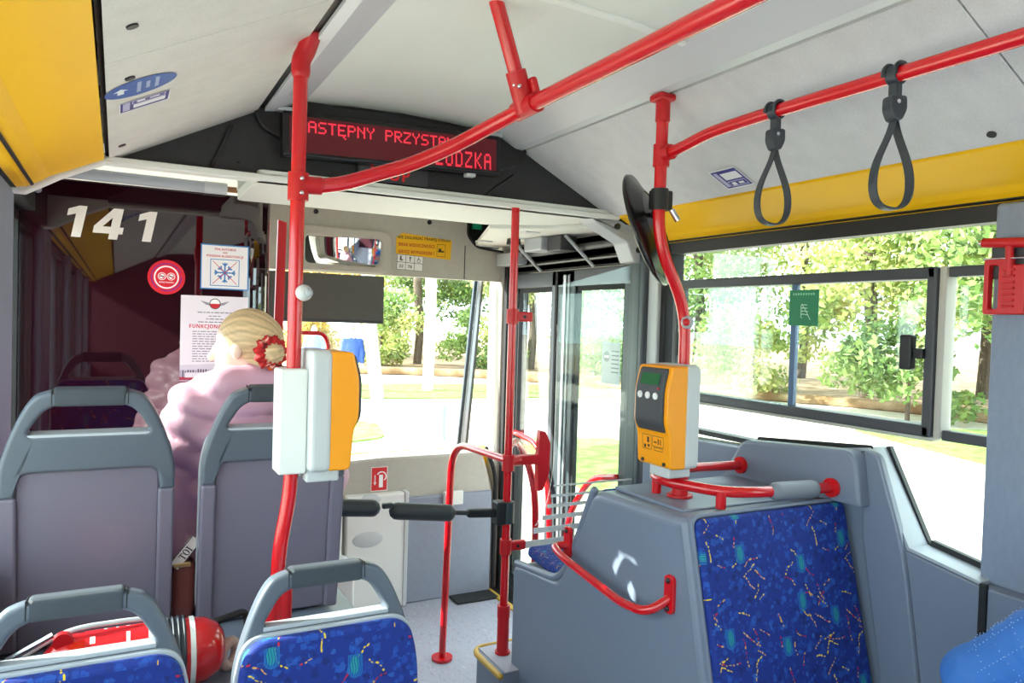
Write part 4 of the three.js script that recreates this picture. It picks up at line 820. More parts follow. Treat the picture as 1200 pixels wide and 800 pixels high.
// ================================================================ PEOPLE
// naive surface nets over a signed distance field
function surfaceNets(sdf, lo, hi, cell, colorAt) {
  const n = [0, 1, 2].map((k) => Math.ceil((hi[k] - lo[k]) / cell) + 2), [nx, ny, nz] = n, f = new Float32Array(nx * ny * nz);
  for (let k = 0, q = 0; k < nz; k++) for (let j = 0; j < ny; j++) for (let i = 0; i < nx; i++) f[q++] = sdf(lo[0] + i * cell, lo[1] + j * cell, lo[2] + k * cell);
  const at = (i, j, k) => i + nx * (j + ny * k), map = new Int32Array(nx * ny * nz).fill(-1), pos = [], idx = [];
  for (let k = 0; k < nz - 1; k++) for (let j = 0; j < ny - 1; j++) for (let i = 0; i < nx - 1; i++) {
    let c = 0, x = 0, y = 0, z = 0; const v = [];
    for (let m = 0; m < 8; m++) v.push(f[at(i + (m & 1), j + (m >> 1 & 1), k + (m >> 2))]);
    for (let a = 0; a < 8; a++) for (const bit of [1, 2, 4]) if (!(a & bit)) { const b = a | bit; if ((v[a] < 0) !== (v[b] < 0)) { const t = v[a] / (v[a] - v[b]); c++; x += (a & 1) + (bit === 1 ? t : 0); y += (a >> 1 & 1) + (bit === 2 ? t : 0); z += (a >> 2) + (bit === 4 ? t : 0); } }
    if (c) { map[at(i, j, k)] = pos.length / 3; pos.push(lo[0] + (i + x / c) * cell, lo[1] + (j + y / c) * cell, lo[2] + (k + z / c) * cell); }
  }
  const quad = (a, b, c, d, flip) => { if (a < 0 || b < 0 || c < 0 || d < 0) return; if (flip) idx.push(a, c, b, b, c, d); else idx.push(a, b, c, b, d, c); };
  for (let k = 1; k < nz - 1; k++) for (let j = 1; j < ny - 1; j++) for (let i = 1; i < nx - 1; i++) {
    const s = f[at(i, j, k)] < 0;
    if (s !== f[at(i + 1, j, k)] < 0) quad(map[at(i, j - 1, k - 1)], map[at(i, j, k - 1)], map[at(i, j - 1, k)], map[at(i, j, k)], !s);
    if (s !== f[at(i, j + 1, k)] < 0) quad(map[at(i - 1, j, k - 1)], map[at(i, j, k - 1)], map[at(i - 1, j, k)], map[at(i, j, k)], s);
    if (s !== f[at(i, j, k + 1)] < 0) quad(map[at(i - 1, j - 1, k)], map[at(i, j - 1, k)], map[at(i - 1, j, k)], map[at(i, j, k)], !s);
  }
  const g = new THREE.BufferGeometry(); g.setAttribute('position', new THREE.Float32BufferAttribute(pos, 3)); g.setIndex(idx); g.computeVertexNormals();
  if (colorAt) { const col = new Float32Array(pos.length); for (let i = 0; i < pos.length; i += 3) { const c = colorAt(pos[i], pos[i + 1], pos[i + 2]); col[i] = c[0]; col[i + 1] = c[1]; col[i + 2] = c[2]; } g.setAttribute('color', new THREE.BufferAttribute(col, 3)); }
  return g;
}
const smin = (a, b, k) => { const h = Math.max(k - Math.abs(a - b), 0) / k; return Math.min(a, b) - h * h * k * .25; };
// tapered capsule; puff adds quilted rolls of the given period along it
function capsule(a, b, ra, rb, puff = 0, period = .07) {
  const d = [b[0] - a[0], b[1] - a[1], b[2] - a[2]], L2 = d[0] * d[0] + d[1] * d[1] + d[2] * d[2] || 1e-9, L = Math.sqrt(L2);
  return (x, y, z) => {
    const px = x - a[0], py = y - a[1], pz = z - a[2]; let h = (px * d[0] + py * d[1] + pz * d[2]) / L2; const hr = h; h = h < 0 ? 0 : h > 1 ? 1 : h;
    const qx = px - d[0] * h, qy = py - d[1] * h, qz = pz - d[2] * h; let r = ra + (rb - ra) * h;
    if (puff) r += puff * (Math.sqrt(Math.abs(Math.sin(Math.PI * hr * L / period))) - .6);
    return Math.sqrt(qx * qx + qy * qy + qz * qz) - r;
  };
}
const union = (list, k) => (x, y, z) => { let v = list[0](x, y, z); for (let i = 1; i < list.length; i++) v = smin(v, list[i](x, y, z), k); return v; };
function bounds(list, pad) { const lo = [1e9, 1e9, 1e9], hi = [-1e9, -1e9, -1e9]; for (const p of list) for (let k = 0; k < 3; k++) { lo[k] = Math.min(lo[k], p[k] - pad); hi[k] = Math.max(hi[k], p[k] + pad); } return [lo, hi]; }
const lerp3 = (a, b, t) => [0, 1, 2].map((k) => a[k] + (b[k] - a[k]) * t);
const add3 = (a, b, s = 1) => [0, 1, 2].map((k) => a[k] + b[k] * s);

function person(o) {
  const p = thing('person', o.label, 'person', o.base);
  const off = (g) => g.translate(-o.base[0], -o.base[1], -o.base[2]);
  const J = o.joints, F = V(...o.face).normalize(), U = V(...(o.headUp || [0, 1, 0])), L = U.clone().cross(F).normalize(), U2 = F.clone().cross(L).normalize();
  const H = J.head, loc = (x, y, z) => { const d = V(x - H[0], y - H[1], z - H[2]); return [d.dot(L), d.dot(U2), d.dot(F)]; };    // left, up, forward
  const hp = (l, u, f) => [0, 1, 2].map((k) => H[k] + L.getComponent(k) * l + U2.getComponent(k) * u + F.getComponent(k) * f);
  const ell = (c, r) => (l, u, f) => { const q = Math.hypot((l - c[0]) / r[0], (u - c[1]) / r[1], (f - c[2]) / r[2]); return (q - 1) * Math.min(...r); };
  const hc = [ell([0, .03, -.01], [.074, .092, .092]), ell([0, -.045, .03], [.054, .066, .058]), ell([0, -.09, .055], [.025, .022, .026])];
  const nose = capsule([0, .012, .088], [0, -.022, .108], .009, .013), lipT = ell([0, -.058, .087], [.022, .007, .012]), earL = ell([.076, -.005, -.008], [.010, .028, .018]), earR = ell([-.076, -.005, -.008], [.010, .028, .018]);
  const eyes = [ell([.03, .008, .083], [.016, .011, .012]), ell([-.03, .008, .083], [.016, .011, .012])];
  const headS = (l, u, f) => { let v = smin(smin(hc[0](l, u, f), hc[1](l, u, f), .04), hc[2](l, u, f), .03); v = smin(v, nose(l, u, f), .012); for (const e of eyes) v = Math.max(v, -e(l, u, f) * .6 - .003); v = smin(v, lipT(l, u, f), .006); return smin(smin(v, earL(l, u, f), .008), earR(l, u, f), .008); };
  const neckA = hp(0, -.06, -.02), neck = capsule(neckA, J.neck, .052, .058);
  const skin = o.skin, lips = [skin[0] * .75, skin[1] * .42, skin[2] * .42];
  const geos = [];
  { const [lo, hi] = bounds([H, J.neck], .16); geos.push(surfaceNets((x, y, z) => smin(headS(...loc(x, y, z)), neck(x, y, z), .03), lo, hi, .004, (x, y, z) => { const [l, u, f] = loc(x, y, z); if (lipT(l, u, f) < .004) return lips; if (f > .06 && Math.abs(u - .035) < .006 && Math.abs(Math.abs(l) - .03) < .018) return o.hairColor; if (eyes[0](l, u, f) < .002 || eyes[1](l, u, f) < .002) return [.25, .2, .18]; return skin; })); }
  { // body under the clothes, to join head, hands and feet
    const b = [capsule(J.neck, J.chest, .05, .10), capsule(J.chest, J.hip, .11, .12), ...[['L'], ['R']].flatMap(([s]) => [capsule(J['sh' + s], J['el' + s], .042, .034), capsule(J['el' + s], J['wr' + s], .034, .024), capsule(J.neck, J['sh' + s], .05, .045), capsule(J.hip, J['kn' + s], .075, .05), capsule(J['kn' + s], J['an' + s], .048, .035)])];
    const [lo, hi] = bounds(Object.values(J).filter((q) => q !== H), .14); geos.push(surfaceNets(union(b, .03), lo, hi, .016, () => skin));
  }
  for (const s of ['L', 'R']) { // hands: palm, four fingers, thumb
    const W = J['wr' + s], E = J['el' + s], d = V(W[0] - E[0], W[1] - E[1], W[2] - E[2]).normalize(), side = d.clone().cross(V(0, 1, 0)).normalize().multiplyScalar(s === 'L' ? 1 : -1), dn = d.clone().cross(side).normalize(); if (dn.y > 0) dn.negate();
    const at = (a, b, c) => [0, 1, 2].map((k) => W[k] + d.getComponent(k) * a + side.getComponent(k) * b + dn.getComponent(k) * c);
    const parts = [capsule(at(0, 0, 0), at(.035, 0, 0), .024, .026), capsule(at(.03, -.018, 0), at(.08, -.022, 0), .017, .014), capsule(at(.03, .018, 0), at(.08, .02, 0), .017, .014)];
    const fin = []; [[-.03, .062], [-.01, .075], [.01, .07], [.029, .055]].forEach(([q, l]) => { fin.push(capsule(at(.075, q, 0), at(.075 + l * .55, q * 1.05, .008), .0095, .0088), capsule(at(.075 + l * .55, q * 1.05, .008), at(.075 + l * .9, q * 1.05, .03), .0088, .0075)); });
    fin.push(capsule(at(.02, .026, .004), at(.055, .048, .012), .012, .010), capsule(at(.055, .048, .012), at(.082, .052, .02), .010, .0085));
    const palm = union(parts, .02), [lo, hi] = bounds([W, at(.16, 0, 0)], .08);
    geos.push(surfaceNets((x, y, z) => { let v = palm(x, y, z); for (const q of fin) v = smin(v, q(x, y, z), .006); return v; }, lo, hi, .005, () => skin));
  }
  mesh('body', off(mergeGeometries(geos)), std({ vertexColors: true, color: 0xffffff, roughness: .5 }), p);
  // hair
  const hs = o.hair(ell, capsule);
  { const [lo, hi] = bounds([H], .22); mesh('hair', off(surfaceNets((x, y, z) => { const q = loc(x, y, z); return hs(q[0], q[1], q[2]); }, lo, hi, .005, (x, y, z) => { const [l, u, f] = loc(x, y, z); const a = Math.atan2(u - .0, l * (o.streakFlip || 1)), r = Math.hypot(l, u); const k = .9 + .09 * Math.sin(a * 41 + Math.sin(f * 60) * 1.5) + .14 * Math.sin(a * 23 + r * 30 + 1) + .08 * Math.sin(a * 97); return o.hairColor.map((c) => c * k); })), std({ vertexColors: true, color: 0xffffff, roughness: .5 }), p); }
  // clothes
  const q = o.puff || 0, T = o.bulk || 1, pr = o.period || .07;
  const jk = [capsule(J.neck, J.chest, .085 * T, .165 * T, q, pr), capsule(J.chest, J.hip, .165 * T, .175 * T, q, pr), capsule(add3(J.chest, [(J.shL[0] - J.shR[0]) * .25, .0, (J.shL[2] - J.shR[2]) * .25]), add3(J.hip, [(J.shL[0] - J.shR[0]) * .2, .06, (J.shL[2] - J.shR[2]) * .2]), .125 * T, .135 * T, q, pr), capsule(add3(J.chest, [(J.shR[0] - J.shL[0]) * .25, .0, (J.shR[2] - J.shL[2]) * .25]), add3(J.hip, [(J.shR[0] - J.shL[0]) * .2, .06, (J.shR[2] - J.shL[2]) * .2]), .125 * T, .135 * T, q, pr)];
  for (const s of ['L', 'R']) jk.push(capsule(add3(J.neck, [0, -.05, 0]), J['sh' + s], .075 * T, .082 * T, q * .5, pr), capsule(J['sh' + s], J['el' + s], .084 * T, .072 * T, q, pr), capsule(J['el' + s], lerp3(J['el' + s], J['wr' + s], .96), .072 * T, .05 * T, q, pr));
  if (o.extraJacket) jk.push(...o.extraJacket(capsule));
  const jd = union(jk, .035);
  { const [lo, hi] = bounds([J.neck, J.chest, J.hip, J.shL, J.shR, J.elL, J.elR, J.wrL, J.wrR], .26);
    const neckCut = capsule(add3(J.neck, [0, -.02, 0]), H, .064, .075);
    const cut = (x, y, z) => Math.max(jd(x, y, z), -neckCut(x, y, z));
    mesh('jacket', off(surfaceNets(cut, lo, hi, o.cell || .011)), o.jacketMat, p); }
  { const tr = ['L', 'R'].flatMap((s) => [capsule(J.hip, J['kn' + s], .10, .075), capsule(J['kn' + s], lerp3(J['kn' + s], J['an' + s], .93), .07, .055)]); tr.push(capsule(J.hip, add3(J.hip, [0, .05, 0]), .13, .13));
    const [lo, hi] = bounds([J.hip, J.knL, J.knR, J.anL, J.anR], .17); mesh('trousers', off(surfaceNets(union(tr, .04), lo, hi, .016)), o.trouserMat, p);
    for (const s of ['L', 'R']) { const A = J['an' + s], toe = add3(A, [o.toe[0], -.045, o.toe[2]]); const sd = union([capsule(add3(A, [0, -.03, 0]), toe, .045, .034), capsule(A, add3(A, [0, -.04, 0]), .046, .046)], .02), [l2, h2] = bounds([A, toe], .09); mesh('shoe', off(surfaceNets((x, y, z) => Math.max(sd(x, y, z), (A[1] - .085) - y), l2, h2, .01)), M.black, p); } }
  return { p, off, hp, loc };
}
const cloth = (c, b = .0006) => std({ color: c, roughness: .62, bumpMap: bumpGrain, bumpScale: b });

// ---- woman in the pink puffer jacket, seated, looking out of the left window
{
  const W = person({
    label: 'woman in pink puffer jacket with fair hair tied by a red scrunchie', base: [.42, .80, -2.62], face: [-.86, -.08, -.50], headUp: [.02, 1, 0], skin: [.80, .55, .44], hairColor: [.70, .49, .28], streakFlip: 1,
    joints: { head: [.368, 1.488, -2.57], neck: [.395, 1.385, -2.575], chest: [.395, 1.20, -2.60], hip: [.43, .93, -2.62], shL: [.235, 1.29, -2.56], shR: [.575, 1.28, -2.655], elL: [.165, 1.04, -2.60], elR: [.665, 1.02, -2.68], wrL: [.24, .98, -2.82], wrR: [.50, .97, -2.87], knL: [.26, .93, -3.0], knR: [.46, .93, -3.04], anL: [.26, .50, -3.0], anR: [.46, .50, -3.03] },
    toe: [-.05, 0, -.10], puff: .038, bulk: 1.06, period: .085, cell: .009,
    jacketMat: std({ color: rgb(206, 158, 178), roughness: .42, bumpMap: bumpGrain, bumpScale: .0004 }), trouserMat: cloth(rgb(58, 72, 104)),
    extraJacket: (c) => [c([.30, 1.375, -2.50], [.50, 1.375, -2.51], .05, .05), c([.26, 1.36, -2.56], [.31, 1.375, -2.50], .045, .05), c([.50, 1.375, -2.51], [.53, 1.36, -2.57], .05, .045), c([.16, 1.0, -2.53], [.20, .86, -2.52], .075, .085)],
    hair: (ell, cap) => { const a = ell([0, .036, -.022], [.085, .096, .099]), bun = ell([.05, -.018, -.112], [.040, .040, .040]), tail = cap([0, .03, -.08], [.014, -.015, -.11], .05, .035), nape = ell([0, -.055, -.065], [.052, .05, .04]);
      return (l, u, f) => { let v = a(l, u, f); v = Math.max(v, f + (u < .06 ? -.045 + (.06 - u) * .55 : -.095)); v = smin(v, tail(l, u, f), .03); v = smin(v, nape(l, u, f), .03); v = smin(v, bun(l, u, f), .02); return v; }; },
  });
  const sc = new THREE.TorusGeometry(.034, .019, 14, 48), sp = sc.attributes.position;
  for (let i = 0; i < sp.count; i++) { const x = sp.getX(i), y = sp.getY(i), a = Math.atan2(y, x), k = 1 + .10 * Math.sin(a * 11) + .07 * Math.sin(a * 17 + sp.getZ(i) * 300); sp.setXYZ(i, x * k, y * k, sp.getZ(i) * (1 + .25 * Math.sin(a * 13 + 1))); }
  sc.computeVertexNormals(); basisGeo(sc, W.hp(.058, -.016, -.112), [.95, 0, -.25], [0, 1, 0]);
  mesh('scrunchie', W.off(sc), paint(canvasTex(64, 64, (x) => { seed(2); x.fillStyle = '#b81a1e'; x.fillRect(0, 0, 64, 64); for (let i = 0; i < 40; i++) { x.fillStyle = ['#e4582e', '#5c0c14', '#e0a090', '#d02020'][rnd() * 4 | 0]; x.fillRect(rr(0, 60), rr(0, 60), 7, 5); } }), .8), W.p);
  const bag = thing('handbag', 'brown leather handbag with lettered white strap, seen between the seats', 'handbag', [.187, .80, -2.44]);
  mesh('pouch', bb(-.034, .034, -.115, .06, -.04, .05, .02), std({ color: rgb(112, 58, 54), roughness: .45 }), bag);
  mesh('strap', basisGeo(new RoundedBoxGeometry(.10, .034, .004, 1, .0015), [.003, .088, .052], [.62, .78, 0], [-.78, .62, 0]), paint(canvasTex(256, 64, (x) => { x.fillStyle = '#e6dad8'; x.fillRect(0, 0, 256, 64); x.fillStyle = '#222'; x.fillRect(0, 0, 256, 5); x.fillRect(0, 59, 256, 5); txt(x, 'TOI', 128, 34, 'bold 56px serif', '#222'); }), .5), bag);
  mesh('buckle', bb(-.03, .02, .045, .06, .045, .056, .004), std({ color: rgb(210, 180, 130), roughness: .3, metalness: .8 }), bag);
}
// ---- passenger in the quilted blue jacket at the right edge
{
  const quilt = canvasTex(512, 512, (x) => { x.fillStyle = '#fff'; x.fillRect(0, 0, 512, 512); }, false); void quilt;
  const per = person({
    label: 'passenger in a blue quilted jacket beside the window pillar', base: [1.86, .47, -.62], face: [.1, -.1, -1], skin: [.62, .40, .31], hairColor: [.06, .045, .035],
    joints: { head: [1.83, 1.28, -.58], neck: [1.83, 1.14, -.58], chest: [1.83, .95, -.61], hip: [1.81, .60, -.56], shL: [1.725, 1.05, -.75], shR: [1.93, 1.04, -.62], elL: [1.70, .84, -.95], elR: [1.93, .78, -.78], wrL: [1.80, .70, -.98], wrR: [1.88, .70, -.98], knL: [1.72, .55, -.97], knR: [1.89, .55, -.97], anL: [1.72, .10, -.97], anR: [1.89, .10, -.97] },
    toe: [0, 0, -.12], puff: .006, bulk: .90, period: .05, cell: .012, jacketMat: std({ color: rgb(52, 108, 186), roughness: .7, bumpMap: bumpGrain, bumpScale: .0008 }), trouserMat: cloth(rgb(40, 44, 58)),
    hair: (ell) => { const a = ell([0, .04, -.02], [.084, .092, .10]); return (l, u, f) => Math.max(a(l, u, f), f + (u < .07 ? -.03 + (.07 - u) * .5 : -.1)); },
  });
  // stitched seams follow the sleeve
  const a = V(1.725, 1.05, -.75), b = V(1.70, .84, -.95), d = b.clone().sub(a).normalize();
  const sx = d.clone().cross(V(0, 0, 1)).normalize(), sy = d.clone().cross(sx).normalize(), stitch = [];
  for (let k = 0; k < 6; k++) { const r = .0765 - .001 * k, c = a.clone().addScaledVector(d, .02 + k * .05); for (let j = 0; j < 34; j++) { const t = j / 34 * 6.283; const q = c.clone().addScaledVector(sx, Math.cos(t) * r).addScaledVector(sy, Math.sin(t) * r); stitch.push(new THREE.SphereGeometry(.0014, 5, 4).scale(1, 1, 1).translate(q.x, q.y, q.z)); } }
  for (let j = 0; j < 9; j++) { const t = j / 9 * 6.283; for (let k = 0; k < 26; k++) { const r = .0775 - .0004 * k, q = a.clone().addScaledVector(d, .01 + k * .0105).addScaledVector(sx, Math.cos(t) * r).addScaledVector(sy, Math.sin(t) * r); stitch.push(new THREE.SphereGeometry(.0014, 5, 4).translate(q.x, q.y, q.z)); } }
  mesh('stitching', per.off(mergeGeometries(stitch)), std({ color: rgb(150, 180, 226), roughness: .7 }), per.p).userData.kind = 'stuff';
  const s = thing('side_seat', 'grey seat under the passenger in blue', 'seat', [1.87, 0, -.55]);
  mesh('seat_cushion', bb(-.22, .15, .40, .46, -.30, .12, .025), M.fabric, s);
  mesh('pedestal', bb(-.15, .12, .0, .40, -.2, .1, .03), M.grey, s);
  mesh('back_cushion', bb(-.22, .15, .46, .93, .10, .16, .025), M.fabric, s);
}
// ---- driver behind the partition
{
  const D = person({
    label: 'driver in dark jacket and sunglasses seated behind the cab partition', base: [.22, .40, -3.55], face: [.05, -.1, -1], skin: [.66, .42, .32], hairColor: [.03, .025, .02],
    joints: { head: [.22, 1.40, -3.60], neck: [.22, 1.27, -3.58], chest: [.22, 1.08, -3.57], hip: [.22, .72, -3.55], shL: [.04, 1.17, -3.57], shR: [.40, 1.17, -3.57], elL: [.0, .95, -3.68], elR: [.43, .95, -3.68], wrL: [.12, .95, -3.76], wrR: [.32, .95, -3.76], knL: [.12, .68, -3.78], knR: [.33, .68, -3.78], anL: [.12, .30, -3.78], anR: [.33, .30, -3.78] },
    toe: [0, 0, -.06], puff: 0, bulk: .95, cell: .016, jacketMat: cloth(rgb(24, 26, 36)), trouserMat: cloth(rgb(30, 32, 40)),
    hair: (ell) => { const a = ell([0, .04, -.02], [.08, .09, .098]); return (l, u, f) => Math.max(a(l, u, f), f + (u < .07 ? -.03 + (.07 - u) * .5 : -.1)); },
  });
  mesh('sunglasses', D.off(merged([[.03], [-.03]].map(([l]) => new THREE.SphereGeometry(.02, 12, 8).scale(1, .8, .6).translate(...D.hp(l, .01, .092))))), M.blackGloss, D.p);
  const s = thing('driver_seat', 'dark driver seat inside the cab', 'seat', [.22, 0, -3.45]);
  mesh('seat_cushion', bb(-.22, .22, .50, .60, -.30, .12, .03), M.black, s); mesh('backrest', bb(-.21, .21, .58, 1.25, .07, .13, .03), M.black, s); mesh('pedestal', bb(-.1, .1, 0, .5, -.15, .05, .02), M.black, s);
  const c1 = thing('red_cab_curtain', 'red curtain strip hanging at the cab side window', 'curtain', [-.30, 0, -3.72]);
  const wave = (z0, z1, amp) => { const sh = new THREE.Shape(), n = 24, P = []; for (let i = 0; i <= n; i++) { const t = i / n; P.push([Math.sin(t * 16) * amp, z0 + (z1 - z0) * t]); } const Q = P.map(([x, z]) => [x + .004, z]).reverse(); return extXZ(shapeOf([...P, ...Q]), .95, 2.0); void sh; };
  mesh('cloth', wave(-.08, .1, .012), M.redPlastic, c1);
  const c2 = thing('pale_cab_curtain', 'pale speckled curtain hanging at the cab side window', 'curtain', [-.29, 0, -3.45]);
  mesh('cloth', wave(-.14, .14, .012), paint(tiled(canvasTex(128, 128, (x) => { seed(6); x.fillStyle = '#c8c4d2'; x.fillRect(0, 0, 128, 128); x.fillStyle = '#b8303c'; for (let i = 0; i < 26; i++) x.fillRect(rr(0, 124), rr(0, 124), 5, 5); }), 4), .8), c2);
}

// ================================================================ OUTSIDE
const GY = -.35;
const pave = tiled(grainTex(512, [196, 186, 170], 30, 34, 51), .25);
struct('ground', bb(-60, 90, GY - .1, GY, -110, 60), std({ map: tiled(pave, .2), roughness: .95 }), 'pale sunlit street and pavement outside', 'ground');
const turf = tiled(grainTex(512, [112, 140, 62], 70, 50, 52), .6);
const grassMat = std({ map: turf, roughness: 1 });
function verge(pts, label) { const g = single('grass_verge', label, 'grass', extXZ(roundShape(pts, .4), GY, GY + .03, .005), grassMat); g.userData.kind = 'stuff'; return g; }
verge([[2.9, -11.3], [3.9, -11.6], [4.3, -13.4], [3.2, -14.2], [2.4, -13]], 'small grass patch ahead of the windscreen');
verge([[4.6, -6.2], [6.4, -6.2], [7.6, -10.5], [5.8, -11]], 'grass strip beside the kerb seen through the door');
verge([[5.2, -17.5], [12, -16.5], [14, -20], [6, -21.5]], 'sunny grass slope below the trees ahead');
verge([[10, -2], [13, -2], [16, -9], [13, -10]], 'grass strip behind the pavement beside the side window');
const dirt = struct('ground', extXZ(roundShape([[13.5, 30], [17.5, -12], [10.5, -24], [6, -26], [6, -60], [70, -60], [70, 30]], 2), GY, GY + .25, .1), std({ map: tiled(grainTex(512, [150, 122, 92], 50, 60, 53), .3), roughness: 1 }), 'brown leaf littered bank under the trees', 'ground'); void dirt;

const leafMat = phys({ vertexColors: true, color: 0xffffff, roughness: .9, transmission: .35, thickness: 0, side: THREE.DoubleSide });
const barkMat = std({ map: tiled(grainTex(128, [92, 78, 66], 50, 40, 54), 2), roughness: .95 });
const palettes = { green: [[.17, .28, .06], [.24, .36, .08], [.12, .20, .05], [.32, .42, .12]], lime: [[.34, .42, .10], [.44, .48, .14], [.24, .33, .09], [.50, .50, .18]], autumn: [[.56, .42, .10], [.50, .32, .08], [.42, .40, .12], [.58, .50, .20]] };
function foliage(cx, cy, cz, rx, ry, n, leaf, pal, blobs) {
  const pos = [], nor = [], col = [], B = Array.from({ length: blobs }, () => { const a = rr(0, 6.283), u = rr(-.8, .9), q = Math.sqrt(1 - u * u) * rr(.3, .85); return [cx + Math.cos(a) * rx * q, cy + u * ry * .8, cz + Math.sin(a) * rx * q, rx * rr(.25, .48), pal[rnd() * pal.length | 0]]; });
  const v = V(), t = V(), b = V();
  for (let i = 0; i < n; i++) {
    const [bx, by, bz, br, bc] = B[rnd() * blobs | 0];
    v.set(rr(-1, 1), rr(-1, 1), rr(-1, 1)); if (v.length() > 1) v.normalize(); v.multiplyScalar(br * rr(.6, 1));
    const p = [bx + v.x, by + v.y * .8, bz + v.z]; t.set(rr(-1, 1), rr(-1, 1), rr(-1, 1)).normalize(); b.set(rr(-1, 1), rr(-1, 1), rr(-1, 1)).cross(t).normalize(); const nn = t.clone().cross(b);
    const s = leaf * rr(.6, 1.3), c = rnd() < .75 ? bc : pal[rnd() * pal.length | 0], k = rr(.8, 1.2);
    const q = [[-1, 0], [0, -.55], [1, 0], [-1, 0], [1, 0], [0, .55]];
    for (const [e, f] of q) { pos.push(p[0] + (t.x * e + b.x * f) * s, p[1] + (t.y * e + b.y * f) * s, p[2] + (t.z * e + b.z * f) * s); nor.push(nn.x, nn.y, nn.z); col.push(c[0] * k, c[1] * k, c[2] * k); }
  }
  const g = new THREE.BufferGeometry(); g.setAttribute('position', new THREE.Float32BufferAttribute(pos, 3)); g.setAttribute('normal', new THREE.Float32BufferAttribute(nor, 3)); g.setAttribute('color', new THREE.Float32BufferAttribute(col, 3)); return g;
}
function tree(x, z, h, r, pal, label, s, n = 9000, leaf = .105, group = 'trees on the bank') {
  seed(s); const t = thing('tree', label, 'tree', [x, GY, z], group);
  mesh('trunk', smoothPipe([[0, -.1, 0], [.08, h * .25, .05], [-.05, h * .5, 0], [.05, h * .75, .05]], .16, 20, 10), barkMat, t);
  mesh('crown', foliage(0, h * .58, 0, r, h * .46, n, leaf, palettes[pal], 26), leafMat, t);
  return t;
}
function bush(x, z, h, r, pal, label, s, n = 4000) { seed(s); const t = thing('bush', label, 'bush', [x, GY, z], 'bushes on the bank'); mesh('stem', cylBetween([0, -.05, 0], [0, h * .5, 0], .05), barkMat, t); mesh('foliage', foliage(0, h * .5, 0, r, h * .55, n, .09, palettes[pal], 14), leafMat, t); return t; }
const tl = { lime: 'light green tree on the bank outside the windows', green: 'green tree on the bank outside the windows', autumn: 'yellowing tree on the bank outside the windows' };
const bl = { lime: 'light green bush on the bank', green: 'green bush on the bank', autumn: 'yellowing bush on the bank' };
[[17, -3, 8, 3.4, 'lime'], [19, 3, 9, 3.6, 'green'], [16.5, -8, 7.5, 3.2, 'green'], [19.5, -8, 9, 3.4, 'lime'], [17.5, -13, 8, 3.4, 'lime'], [21, -12, 10, 3.8, 'green'], [17, -19, 9, 3.4, 'green'], [22, -19, 9, 3.6, 'lime'], [13.5, -24, 8, 3.2, 'lime'],
  [18, -27, 9, 3.6, 'green'], [10.2, -27, 7, 2.8, 'green'], [8.0, -33, 8, 3.0, 'autumn'], [13, -33, 9, 3.6, 'lime'], [22, -3, 10, 3.8, 'green'], [4.5, -38, 9, 3.4, 'lime'], [22, 7, 10, 4, 'lime'], [10, -42, 10, 4, 'lime'], [25, -28, 10, 4, 'lime'], [6.5, -44, 9, 3.4, 'autumn']]
  .forEach(([x, z, h, r, p], i) => tree(x, z, h, r, p, tl[p], 100 + i));
[[16, -5.5, 2.2, 1.6, 'lime'], [16.2, -1, 2.4, 1.7, 'green'], [15.6, -10.5, 2.2, 1.6, 'green'], [16, -15.5, 2.4, 1.8, 'lime'], [14.6, -19.5, 2.4, 1.7, 'green'], [11.5, -24.5, 2.4, 1.6, 'green'], [8.6, -26.5, 2.6, 1.7, 'lime'], [15.5, -23.5, 2.4, 1.8, 'lime'], [6.4, -30, 2, 1.5, 'autumn']]
  .forEach(([x, z, h, r, p], i) => bush(x, z, h, r, p, bl[p], 300 + i));
{
  const t = thing('street_tree', 'grey leaning tree trunk beside the two pedestrians', 'tree', [5.45, GY, -17.3]);
  mesh('trunk', smoothPipe([[.12, -.05, 0], [.0, .9, 0], [-.12, 1.9, 0], [-.2, 3.4, 0], [-.15, 5.2, 0]], .17, 24, 12), std({ map: tiled(grainTex(128, [150, 144, 140], 40, 40, 56), 2), roughness: .9 }), t);
  seed(55); mesh('crown', foliage(-.1, 6.2, 0, 2.4, 2.0, 6000, .10, palettes.lime, 18), leafMat, t);
  const b = thing('birch_tree', 'white birch trunk standing ahead of the entrance', 'tree', [7.6, GY, -19.2]);
  mesh('trunk', smoothPipe([[0, -.05, 0], [.03, 2, 0], [.0, 4, 0], [.05, 6.5, 0]], .15, 24, 12), std({ map: tiled(grainTex(128, [232, 228, 222], 20, 20, 57), 2), roughness: .8 }), b);
  seed(56); mesh('crown', foliage(0, 6.8, 0, 2.4, 2.0, 6000, .10, palettes.lime, 18), leafMat, b);
}
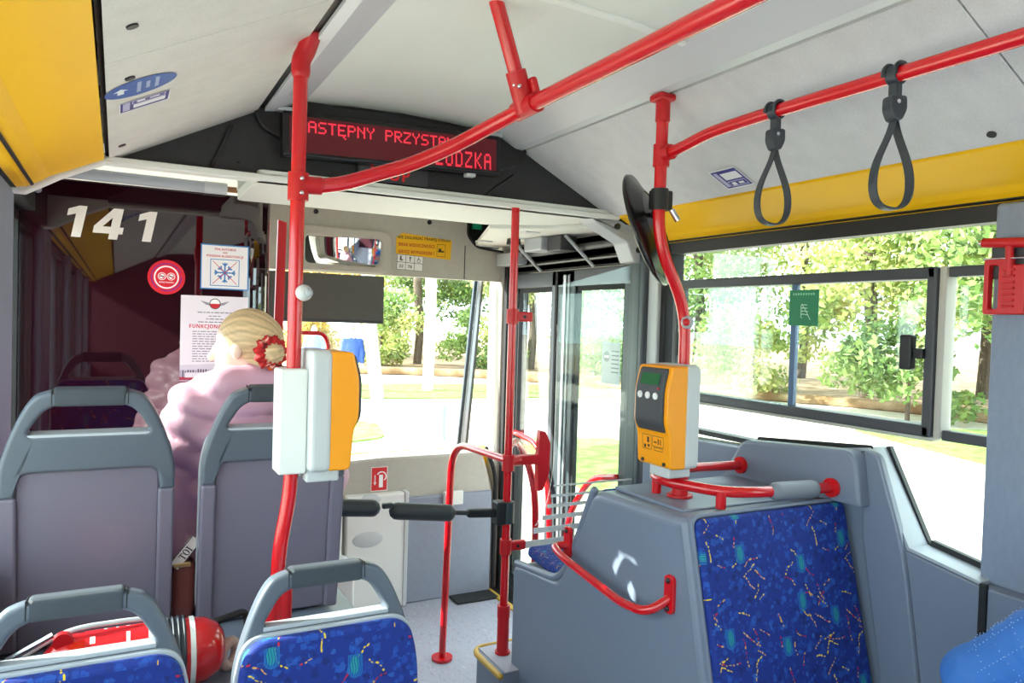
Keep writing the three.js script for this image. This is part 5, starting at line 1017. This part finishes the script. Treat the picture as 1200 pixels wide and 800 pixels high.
function walker(x, z, label, jacket, s) { // a far pedestrian
  const y = GY, J = { head: [x, y + 1.60, z], neck: [x, y + 1.45, z], chest: [x, y + 1.25, z], hip: [x, y + .92, z], shL: [x - .19, y + 1.38, z], shR: [x + .19, y + 1.38, z], elL: [x - .24, y + 1.1, z], elR: [x + .24, y + 1.1, z + .05], wrL: [x - .22, y + .88, z - .08], wrR: [x + .22, y + .88, z + .12], knL: [x - .09, y + .50, z - .12 * s], knR: [x + .09, y + .50, z + .08 * s], anL: [x - .09, y + .085, z - .16 * s], anR: [x + .09, y + .085, z + .22 * s] };
  return person({ label, base: [x, y, z], face: [-.3, 0, 1], joints: J, skin: [.66, .44, .34], hairColor: [.3, .22, .16], toe: [-.02, 0, .1], bulk: .95, cell: .022, jacketMat: cloth(jacket), trouserMat: cloth(rgb(120, 122, 134)), hair: (ell) => { const a = ell([0, .04, -.02], [.084, .092, .10]); return (l, u, f) => Math.max(a(l, u, f), f + (u < .07 ? -.03 + (.07 - u) * .5 : -.1)); } });
}
walker(5.0, -17.6, 'far pedestrian in a dark blue jacket beside the leaning trunk', rgb(44, 78, 150), 1);
walker(4.65, -20, 'far pedestrian in a pale violet jacket ahead of the windscreen', rgb(128, 136, 206), -1);
{
  const b = thing('bollard', 'small grey street bollard ahead of the windscreen', 'bollard', [4.76, GY, -11.3]);
  mesh('post', new THREE.LatheGeometry([[.06, 0], [.06, .04], [.045, .06], [.04, .44], [.05, .47], [.05, .52], [.03, .56], [0, .57]].map(([x, y]) => new THREE.Vector2(x, y)), 20), std({ color: rgb(120, 130, 134), roughness: .5 }), b);
  const c = thing('parked_car', 'pale blue parked car seen through the door glass', 'car', [16.6, GY, -21.5]); c.rotation.y = .5;
  const paintC = phys({ color: rgb(150, 176, 196), roughness: .3, clearcoat: .6 });
  mesh('body', extXY(roundShape([[-2.1, .25], [-2.1, .80], [-1.3, .92], [1.3, .92], [2.1, .75], [2.1, .25]], .15), -.85, .85, .08, 3), paintC, c);
  mesh('cabin', extXY(roundShape([[-1.35, .88], [-.95, 1.45], [.55, 1.45], [1.2, .88]], .12), -.74, .74, .08, 3), std({ color: rgb(60, 76, 90), roughness: .15 }), c);
  mesh('roof', extXY(roundShape([[-.9, 1.42], [-.85, 1.48], [.5, 1.48], [.55, 1.42]], .04), -.70, .70, .02), paintC, c);
  for (const [x, z] of [[-1.3, -.78], [-1.3, .78], [1.3, -.78], [1.3, .78]]) mesh('wheel', new THREE.CylinderGeometry(.32, .32, .2, 28).rotateX(Math.PI / 2).translate(x, .32, z), M.rubber, c);
}
scene.traverse((o) => { if (o.isMesh) { o.castShadow = true; o.receiveShadow = true; } });
renderer.render(scene, camera);
